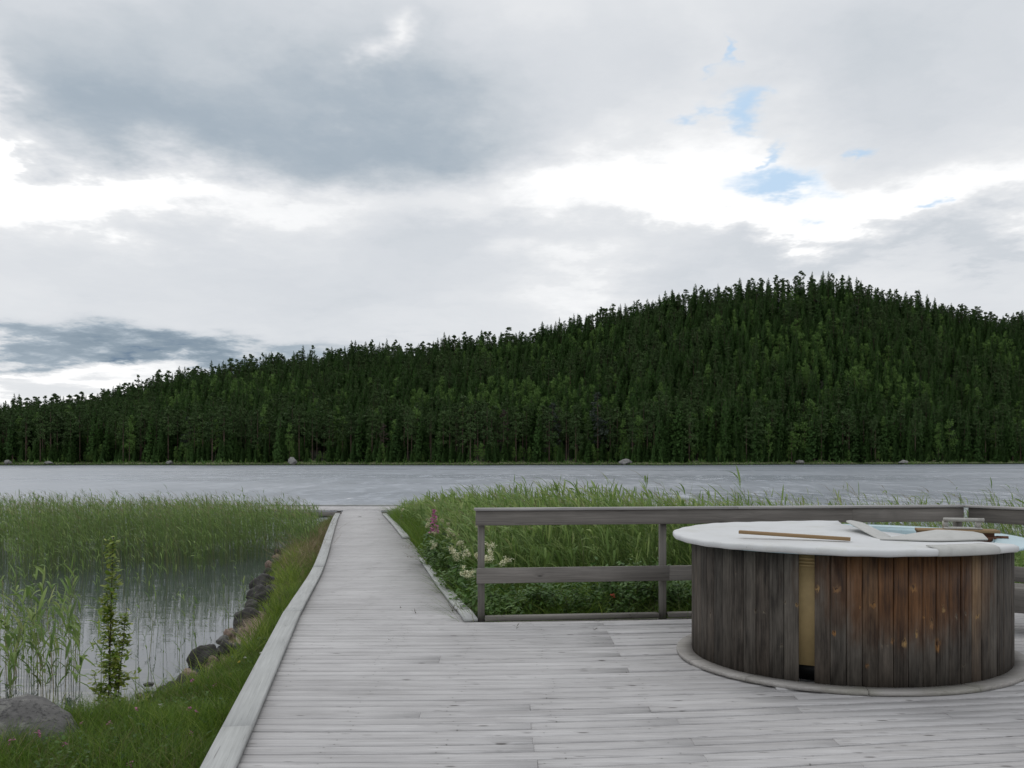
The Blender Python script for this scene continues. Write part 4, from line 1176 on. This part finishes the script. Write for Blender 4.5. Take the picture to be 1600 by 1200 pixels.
# litter on the boardwalk
LT = [(637, 856, 34, 'clump of dry leaves beside the gap in the kerb'), (645, 871, 26, 'dry leaf clump near the start of the right kerb board'), (708, 925, 20, 'dark withered leaves lying on the right kerb'),
      (715, 956, 26, 'withered twig lying across the kerb end'), (626, 951, 6, 'small dark leaf alone in the middle of the boardwalk'), (650, 957, 9, 'grey grass tuft lying on the boardwalk'),
      (597, 814, 22, 'dark twigs near the far right kerb'), (805, 981, 7, 'small dark scrap near the railing post'), (930, 983, 9, 'dark leaf near the railing'), (611, 1000, 5, 'thin upright sliver on the deck'),
      (985, 965, 14, 'brown leaves gathered at the railing kick board'), (688, 838 + 60, 16, 'green sprig lying over the kerb edge')]
for (px, py, wpx, lb) in LT:
    y = F * EYE / (py - HZ)
    for _ in range(4): y = F * (EYE - (ztop(y) if y > 8.3 else 0) - .01) / (py - HZ)
    x = (px - 800) / F * y; z = (ztop(y) if y > 8.3 else 0) + .008
    s_ = Strips(); k = 5 if wpx < 10 else 16; r_ = wpx / 2 / F * y
    pts = np.c_[rng.normal(x, r_ * .45, k), rng.normal(y, r_ * .6, k), np.full(k, z) + rng.uniform(0, .025, k)]
    a = rng.uniform(0, 6.28, k); d = np.c_[np.cos(a), np.sin(a), rng.normal(.1, .25, k)]
    s_.add(pts, d, rng.normal(0, .4, (k, 3)), np.full(k, min(.09, r_ * 1.2)) * rng.uniform(.5, 1.2, k), np.full(k, .009), rng.uniform(0, .35, k), 3, 'leaf')
    o = s_.build('leaf_litter', M_stem if wpx < 20 or px > 700 else M_straw, loc=(x, y, z)); tag(o, lb, 'leaf litter', 'dead leaves and twigs on the planks')

# ------------------------------------------------------------------ far shore: hill
SKY = np.array([(-400, 640), (-100, 630), (0, 628), (100, 622), (200, 600), (300, 571), (400, 556), (500, 543), (600, 534), (700, 527), (760, 519), (820, 513), (900, 492), (1000, 466), (1060, 455), (1110, 440), (1200, 432), (1280, 427), (1350, 431),
                (1372, 447), (1450, 466), (1500, 474), (1600, 492), (1750, 520), (2000, 570)])
def shoreY(a): return 278 + np.interp(a, [-.3, .2, .62, 1.0], [0, 0, 60, 90]) + 5 * np.sin(a * 23) + 3.0 * np.sin(a * 61 + 1) + 1.2 * np.sin(a * 171)
DC = 185.
def hillz(x, y):
    a = x / y; ys = shoreY(a); yc = ys + DC
    py = np.interp(800 + a * F, SKY[:, 0], SKY[:, 1])
    zcst = np.maximum(EYE + (HZ - py) * yc / F - 15.8, 3)
    t = (y - ys) / DC
    tt = np.clip(t - .05, 0, 1)
    up = .5 + zcst * (np.clip(tt / .95, 0, 1) ** 1.12) * 1.0
    up = np.where(t > 1, zcst - (t - 1) * DC * .25, up)
    low = WATER - .3 + (y - ys) * .12
    z = np.where(t < 0, low, np.minimum(WATER - .25 + np.clip((y - ys), 0, 8) * .16, .5) + (up - .5) * (t > 0))
    return z + np.clip(t, 0, 1) * (1.6 * np.sin(x * .11 + 1) * np.sin(y * .093) + .9 * np.sin(x * .27) * np.cos(y * .23))
aa = np.linspace(-1.0, 1.0, 260); ts = np.concatenate([np.linspace(-12, 10, 16), np.linspace(12, DC * 1.7, 55)])
AA, TT = np.meshgrid(aa, ts); YY = shoreY(AA) + TT; XX = AA * YY
V = np.c_[XX.ravel(), YY.ravel(), hillz(XX.ravel(), YY.ravel())]
I = np.arange(V.shape[0]).reshape(len(ts), len(aa))
Q = np.stack([I[:-1, :-1], I[:-1, 1:], I[1:, 1:], I[1:, :-1]], -1).reshape(-1, 4)
m, n, b = newmat('forest_floor')
wp = n.n('ShaderNodeNewGeometry').outputs['Position']
zz = n.n('ShaderNodeSeparateXYZ', ins={0: wp}).outputs[2]
q = n.noise(wp, .35, 5, .65)
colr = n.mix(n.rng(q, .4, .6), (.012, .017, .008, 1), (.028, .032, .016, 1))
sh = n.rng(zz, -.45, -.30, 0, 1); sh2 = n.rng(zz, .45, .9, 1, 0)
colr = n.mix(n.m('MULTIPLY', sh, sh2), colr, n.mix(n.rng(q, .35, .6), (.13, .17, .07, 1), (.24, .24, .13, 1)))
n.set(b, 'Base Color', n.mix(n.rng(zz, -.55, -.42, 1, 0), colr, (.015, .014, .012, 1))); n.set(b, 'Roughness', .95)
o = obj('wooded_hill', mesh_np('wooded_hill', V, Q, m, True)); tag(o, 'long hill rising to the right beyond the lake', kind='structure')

# ------------------------------------------------------------------ trees
def tri_mesh(name, tris, tint, mat):
    V_ = np.asarray(tris, np.float32).reshape(-1, 3)
    Fc = np.arange(len(V_)).reshape(-1, 3)
    return mesh_np(name, V_, Fc, mat, False, {'tint': np.repeat(np.asarray(tint), 3)})
def trunk_mesh(name, h, r, mat, lean=0.):
    k = 6; V_ = []
    for i, t in enumerate((0, .3, .6, .97)):
        for j in range(k):
            a = 2 * math.pi * j / k; rr = r * (1 - .88 * t)
            V_.append((math.cos(a) * rr + lean * t * t * h, math.sin(a) * rr, t * h - .6 * (i == 0)))
    Fq = [(i * k + j, i * k + (j + 1) % k, (i + 1) * k + (j + 1) % k, (i + 1) * k + j) for i in range(3) for j in range(k)]
    return mesh_np(name, V_, np.array(Fq), mat, True)
def spruce(seed, h, rmax, base=.08, mat=None, dens=1.0, lean=0.):
    rg = np.random.default_rng(seed); T = []; tn = []
    z = base * h
    while z < h * .99:
        f = (z - base * h) / (h * (1 - base))
        Lb = rmax * (1 - f) ** .72 * (.55 + .45 * min(1, f * 5 + .25)) + .12
        nbr = int((4 + 5 * (1 - f)) * dens) + 1
        for j in range(nbr):
            a = rg.uniform(0, 6.283); L = Lb * rg.uniform(.55, 1.15)
            dr = rg.uniform(-.42, -.05) if f < .7 else rg.uniform(-.15, .4)
            d = np.array([math.cos(a), math.sin(a), dr]); sd_ = np.array([-math.sin(a), math.cos(a), 0])
            o_ = np.array([lean * (z / h) ** 2 * h, 0, z + rg.uniform(-.2, .2)])
            tcol = rg.uniform(0, 1)
            # flat spray made of three ragged triangles, plus hanging twigs
            w_ = L * .30
            p1 = o_ + d * L * .45; tip = o_ + d * L + [0, 0, .10 * L]
            T.append((o_, p1 + sd_ * w_, p1 - sd_ * w_ * .3)); T.append((p1 + sd_ * w_ * .6, tip, p1 - sd_ * w_ * .9)); tn += [tcol, tcol]
            for u in (.35, .6, .85):
                c_ = o_ + d * L * u + sd_ * rg.uniform(-.2, .2) * L
                T.append((c_ + sd_ * .12 * L - d * .1 * L, c_ - sd_ * .10 * L + d * .12 * L, c_ + np.array([0, 0, -.26 * L - .15]) * rg.uniform(.6, 1.2))); tn.append(tcol * .6)
        z += h * .0165 / dens * rg.uniform(.8, 1.2)
    for a in (0, 2.1, 4.2):
        T.append(((lean * h, 0, h * 1.02), (lean * h + .12 * math.cos(a), .12 * math.sin(a), h * .96), (lean * h - .12 * math.cos(a), -.12 * math.sin(a), h * .96))); tn.append(.5)
    return tri_mesh('crown', T, tn, mat or M_spruce)
def clumps(seed, centres, radii, n_, size, mat, flat=.6, ts=1.):
    rg = np.random.default_rng(seed); T = []; tn = []
    for c_, r_ in zip(centres, radii):
        tc_ = rg.uniform(0, 1)
        for i in range(n_):
            v_ = rg.normal(0, 1, 3); v_ /= np.linalg.norm(v_) + 1e-6; v_ *= rg.uniform(.45, 1) * r_; v_[2] *= flat
            p = np.array(c_) + v_; a = rg.normal(0, 1, 3); a /= np.linalg.norm(a); b_ = rg.normal(0, 1, 3); b_ -= a * a.dot(b_); b_ /= np.linalg.norm(b_)
            s_ = size * rg.uniform(.6, 1.4)
            T.append((p - a * s_ * .6, p + a * s_ * .6, p + b_ * s_)); tn.append(np.clip(tc_ * .7 + rg.uniform(0, .3), 0, 1))
    return tri_mesh('crown', T, tn, mat)
def pine(seed, h, cb=.5, rmax=2.2, mat=None, n_=26):
    rg = np.random.default_rng(seed); cs, rs = [], []
    for i in range(40):
        f = rg.uniform(0, 1) ** .8; z = h * (cb + (1 - cb) * f)
        rr = rmax * (1 - f ** 2.2) ** .6 * rg.uniform(.25, 1); a = rg.uniform(0, 6.28)
        cs.append((math.cos(a) * rr, math.sin(a) * rr, z - .02 * h)); rs.append(rg.uniform(.55, 1.0) * (1.15 - .5 * f))
    return clumps(seed, cs, rs, n_, .38, mat or M_pine, .55)
def birch(seed, h, cb=.25, rmax=2.0, mat=None):
    rg = np.random.default_rng(seed); cs, rs = [], []
    for i in range(34):
        f = rg.uniform(0, 1); z = h * (cb + (1 - cb) * f)
        rr = rmax * math.sin(math.pi * (.18 + .8 * f)) ** .8 * rg.uniform(.2, 1); a = rg.uniform(0, 6.28)
        cs.append((math.cos(a) * rr, math.sin(a) * rr, z)); rs.append(rg.uniform(.6, 1.1))
    return clumps(seed, cs, rs, 28, .30, mat or M_birch, .9)
VAR = []     # (kind, crown mesh, trunk mesh, nominal height)
for s in range(6):
    h = 18; VAR.append(('spruce', spruce(10 + s, h, [3.0, 3.5, 2.6, 3.2, 3.7, 2.8][s], [.04, .08, .03, .12, .05, .2][s]), trunk_mesh('trunk', h, .20, M_bark), h))
for s in range(4):
    h = 18; VAR.append(('pine', pine(30 + s, h, [.42, .34, .50, .28][s], [2.7, 3.0, 2.5, 2.9][s]), trunk_mesh('trunk', h, .21, M_bark), h))
for s in range(2):
    h = 13; VAR.append(('birch', birch(50 + s, h), trunk_mesh('trunk', h, .13, M_bark), h))
VAR.append(('dead pine', pine(60, 18, .3, 2.4, M_deadc, 12), trunk_mesh('trunk', 18, .2, M_bark), 18))
VAR.append(('grey pine', pine(61, 18, .25, 2.6, M_greypine, 26), trunk_mesh('trunk', 18, .22, M_bark), 18))

def topx(px, py, y): return EYE + (HZ - py) * y / F
# candidate positions
pts = []
sp = 3.9
for yy in np.arange(278, 620, sp):
    xmax = .68 * yy
    xs = np.arange(-xmax, xmax, sp); P_ = np.c_[xs + rng.uniform(-1.5, 1.5, len(xs)), yy + rng.uniform(-1.6, 1.6, len(xs))]
    pts.append(P_)
P_ = np.concatenate(pts); a = P_[:, 0] / P_[:, 1]; tpos = P_[:, 1] - shoreY(a)
keep = (tpos > 7) & (tpos < DC + 26) & (rng.random(len(P_)) < .93)
pk = 800 + a * F
thin = (pk > 950) & (pk < 1385)
thin = (pk > 1080) & (pk < 1385)
keep &= ~(thin & (tpos > DC - 6) & (rng.random(len(P_)) < .35)) & ~(thin & (tpos > DC + 12))
P_ = P_[keep]; a = a[keep]; tpos = tpos[keep]
zz = hillz(P_[:, 0], P_[:, 1])
pxv = 800 + a * F
u = rng.random(len(P_))
crest = tpos > DC - 16
kind = np.where(u < .62, 0, np.where(u < .93, 1, 2))             # spruce, pine, birch
kind = np.where(crest, np.where(u < .55, 0, 1), kind)
patch = np.sin(P_[:, 0] * .045 + 1.2) + np.sin(P_[:, 1] * .06 + P_[:, 0] * .02)
kind = np.where((~crest) & (patch > .35) & (u > .62) & (pxv > 250) & (tpos > 25), 2, kind)
kind = np.where((tpos < 22) & (u < .62), np.where((pxv < 1020) & (u < .40), 1, 0), kind)
vi = np.where(kind == 0, rng.integers(0, 6, len(P_)), np.where(kind == 1, 6 + rng.integers(0, 4, len(P_)), 10 + rng.integers(0, 2, len(P_))))
hh = np.where(kind == 0, rng.normal(15.5, 1.8, len(P_)), np.where(kind == 1, rng.normal(15.8, 1.4, len(P_)), rng.normal(13, 1.5, len(P_))))
hh = hh * 1.0
hh = np.where(crest, hh * 1.06 + rng.normal(0, .9, len(P_)), hh)
hh = np.where(tpos < 30, hh * 1.08, hh)
hh = np.where(tpos > 30, hh * .92, hh)
hh = np.clip(hh, 7, 24)
nom = np.array([v[3] for v in VAR])[vi]
scl = hh / nom
rotz = rng.uniform(0, 6.28, len(P_)); wsc = scl * rng.uniform(.72, 1.28, len(P_))
# the 300 that show largest: the front rows
vis = (abs(a) < .615)
score = np.where(vis, P_[:, 1] - shoreY(a) * 0 - tpos * 0 + np.where(vis, 0, 1e6), 1e6)
score = np.where(vis, tpos, 1e6) + np.where(pxv > 1050, 3, 0)
order = np.argsort(score)
near_i = list(order[:288]); far_i = order[288:]
special = {}
def pick(px, v, h):
    c_ = [i for i in near_i if i not in special and tpos[i] < 16]
    i = min(c_, key=lambda i: abs(pxv[i] - px)); special[i] = (v, h)
    return i
SP = [(790, 12, 17, 'tall reddish half-dead pine on the far shore below the middle of the ridge'), (603, 12, 13, 'low spreading brownish pine at the shoreline left of the middle'),
      (935, 13, 24, 'tall grey-green pine standing proud of the dark forest edge'), (862, 13, 20, 'grey-green pine left of the tallest shoreline pine'),
      (1478, 13, 15, 'pale broad pine at the far shoreline towards the right end'), (1280 - 150, 0, 15, 'slender dark spruce behind the low shoreline boulder'), (285, 13, 15, 'dull olive pine on the far shore above the left reeds')]
lbls = {}
for (px, v, h, lb) in SP:
    i = pick(px, v, h); lbls[i] = lb
GL = {0: 'dark narrow spruce', 1: 'dark bare-stemmed pine', 2: 'light green birch'}
PLC = [(60, 'at far left end of the shore'), (130, 'left of the low hump of far shore rocks'), (200, 'on far shore above the leaning sapling'), (270, 'on far shore near the small grey boulder'),
       (340, 'on far shore between the small and the big pale boulder'), (420, 'on far shore just left of the big pale boulder'), (480, 'on far shore around the big pale boulder'),
       (540, 'on far shore beyond the left end of the jetty'), (600, 'on far shore straight beyond the boardwalk'), (680, 'on far shore above the pink spike'), (750, 'on far shore beyond the railing end post'),
       (830, 'on far shore behind the half-dead pine'), (900, 'on far shore between the two grey-green pines'), (970, 'on far shore near the tallest shoreline pine'), (1040, 'on far shore beyond the second railing post'),
       (1110, 'on far shore beyond the left edge of the tub'), (1180, 'on far shore beyond the loose plank'), (1250, 'on far shore below the left shoulder of the summit'), (1320, 'on far shore below the summit'),
       (1390, 'on far shore below the bare drop of the summit'), (1460, 'on far shore beyond the wooden clamp'), (1530, 'on far shore beyond the railing corner'), (3000, 'at the far right end of the shore')]
def tree_label(i):
    pl = [q[1] for q in PLC if pxv[i] < q[0]][0]
    sz = 'tall' if hh[i] > 20.3 else ('short' if hh[i] < 17 else 'middle-sized')
    rw = 'front-row' if tpos[i] < 9.5 else ('second-row' if tpos[i] < 13.5 else 'rear-row')
    return f'{sz} {rw} {GL[int(kind[i])]} {pl}'
GG = {0: 'spruces along the far shore', 1: 'pines along the far shore', 2: 'birches along the far shore'}
NM = {0: 'spruce_tree', 1: 'pine_tree', 2: 'birch_tree'}
for i in near_i:
    v, k = int(vi[i]), int(kind[i]); s_ = scl[i]; ws = wsc[i]
    if i in special: v, h = special[i]; s_ = h / VAR[v][3]; ws = s_ * 1.1; k = 1 if v >= 6 else 0
    o = empty(NM[k], (P_[i, 0], P_[i, 1], zz[i] - .1)); o.rotation_euler.z = rotz[i]; o.scale = (ws, ws, s_)
    tag(o, lbls.get(i, tree_label(i)), 'tree', None if i in lbls else GG[k])
    obj('trunk', VAR[v][2], o); obj('crown', VAR[v][1], o)

# the rest of the forest: one object that places the same trees with geometry nodes
fi = far_i
ky = 900; ay = rng.uniform(-.66, .66, ky); ty = rng.uniform(6.5, 15, ky); yy_ = shoreY(ay) + ty
yP = np.c_[ay * yy_, yy_]; base_n = len(P_)
P_ = np.r_[P_, yP]; zz = np.r_[zz, hillz(yP[:, 0], yP[:, 1])]
vi = np.r_[vi, rng.choice([0, 1, 3, 4, 10, 11], ky)]
sy2 = rng.uniform(.14, .50, ky); scl = np.r_[scl, sy2]; wsc = np.r_[wsc, sy2 * rng.uniform(.9, 1.4, ky)]; rotz = np.r_[rotz, rng.uniform(0, 6.28, ky)]
fi = np.r_[fi, np.arange(base_n, base_n + ky)]
fm = bpy.data.meshes.new('forest'); fm.vertices.add(len(fi)); fm.vertices.foreach_set('co', np.c_[P_[fi], zz[fi] - .1].astype(np.float32).ravel())
def fattr(nm, tp, arr, key='value'):
    at = fm.attributes.new(nm, tp, 'POINT'); at.data.foreach_set(key, arr)
fattr('variant', 'INT', vi[fi].astype(np.int32))
fattr('rotation', 'FLOAT', rotz[fi].astype(np.float32))
fattr('size', 'FLOAT_VECTOR', np.c_[wsc[fi], wsc[fi], scl[fi]].astype(np.float32).ravel(), 'vector')
fo = obj('forest', fm); tag(fo, 'dense conifer forest covering the hill beyond the lake', kind='stuff')
# one source object per variant = the trunks and crowns already standing on the shore
src = {}
for o in list(C.objects):
    if o.parent and o.parent.name.split('.')[0] in NM.values():
        src.setdefault(o.data.name, o)
ng = bpy.data.node_groups.new('forest', 'GeometryNodeTree')
ng.interface.new_socket('Geometry', in_out='INPUT', socket_type='NodeSocketGeometry')
ng.interface.new_socket('Geometry', in_out='OUTPUT', socket_type='NodeSocketGeometry')
G = NT(ng)
gi = G.n('NodeGroupInput'); go = G.n('NodeGroupOutput')
jg = G.n('GeometryNodeJoinGeometry')
outs = []
used_src = True
def named(nm, tp):
    q = G.n('GeometryNodeInputNamedAttribute', data_type=tp); q.inputs[0].default_value = nm; return q.outputs[0]
for v in range(12):
    cr_, tr_ = src.get(VAR[v][1].name), src.get(VAR[v][2].name)
    if cr_ is None: continue
    j2 = G.n('GeometryNodeJoinGeometry')
    for q in (cr_, tr_):
        if q is None: continue
        oi = G.n('GeometryNodeObjectInfo', transform_space='ORIGINAL'); oi.inputs[0].default_value = q
        ng.links.new(oi.outputs['Geometry'], j2.inputs[0])
    cmp_ = G.n('FunctionNodeCompare', data_type='INT', operation='EQUAL')
    ng.links.new(named('variant', 'INT'), cmp_.inputs[2]); cmp_.inputs[3].default_value = v
    iop = G.n('GeometryNodeInstanceOnPoints')
    ng.links.new(gi.outputs[0], iop.inputs['Points']); ng.links.new(cmp_.outputs[0], iop.inputs['Selection']); ng.links.new(j2.outputs[0], iop.inputs['Instance'])
    cx_ = G.n('ShaderNodeCombineXYZ'); ng.links.new(named('rotation', 'FLOAT'), cx_.inputs[2])
    ng.links.new(cx_.outputs[0], iop.inputs['Rotation']); ng.links.new(named('size', 'FLOAT_VECTOR'), iop.inputs['Scale'])
    ng.links.new(iop.outputs[0], jg.inputs[0])
ng.links.new(jg.outputs[0], go.inputs[0])
md = fo.modifiers.new('forest', 'NODES'); md.node_group = ng
print('forest trees', len(fi), 'near', len(near_i), 'sources', len(src))

# shoreline undergrowth and boulders
St = Strips(); k = 9000
aq = rng.uniform(-.64, .64, k); tq = rng.uniform(1.0, 9, k); yq = shoreY(aq) + tq; xq = aq * yq; zq = hillz(xq, yq)
big_ = (rng.random(k) < .18) & (tq > 5)
St.add(np.c_[xq, yq, zq], rng.normal(0, .3, (k, 3)) * [1, 1, 0] + [0, 0, 1], rng.normal(0, .2, (k, 3)), np.where(big_, rng.uniform(.6, 1.6, k), rng.uniform(.15, .45, k)), np.where(big_, .5, .30), np.clip(rng.normal(.6, .2, k), 0, 1), 2, 'leaf')
St.build('shore_undergrowth', M_bush, 'low undergrowth and sedge along the far shoreline', kind='stuff')
for (px, wpx, hpx, lb, sd_) in [(457, 16, 8, 'pale boulder on the far shoreline left of the boardwalk end', 21), (978, 18, 6, 'low pale boulder on the far shoreline below the tallest pine', 22), (265, 12, 4, 'small grey boulder on the far left shoreline', 23),
                                (12, 10, 5, 'small rock at the extreme left of the far shoreline', 24), (1250, 16, 4, 'flat rock on the far shoreline under the summit', 25), (75, 16, 3, 'low flat rocks at the far left shoreline', 26), (1412, 14, 4, 'brownish rock on the far shoreline toward the right', 27)]:
    aq = (px - 800) / F; yy = float(shoreY(aq)) + 4
    rock(lb, px, 0, wpx, hpx * 1.2, -.1, M_rockf, sd_, 'boulders along the far shore', 'boulder', y=yy)
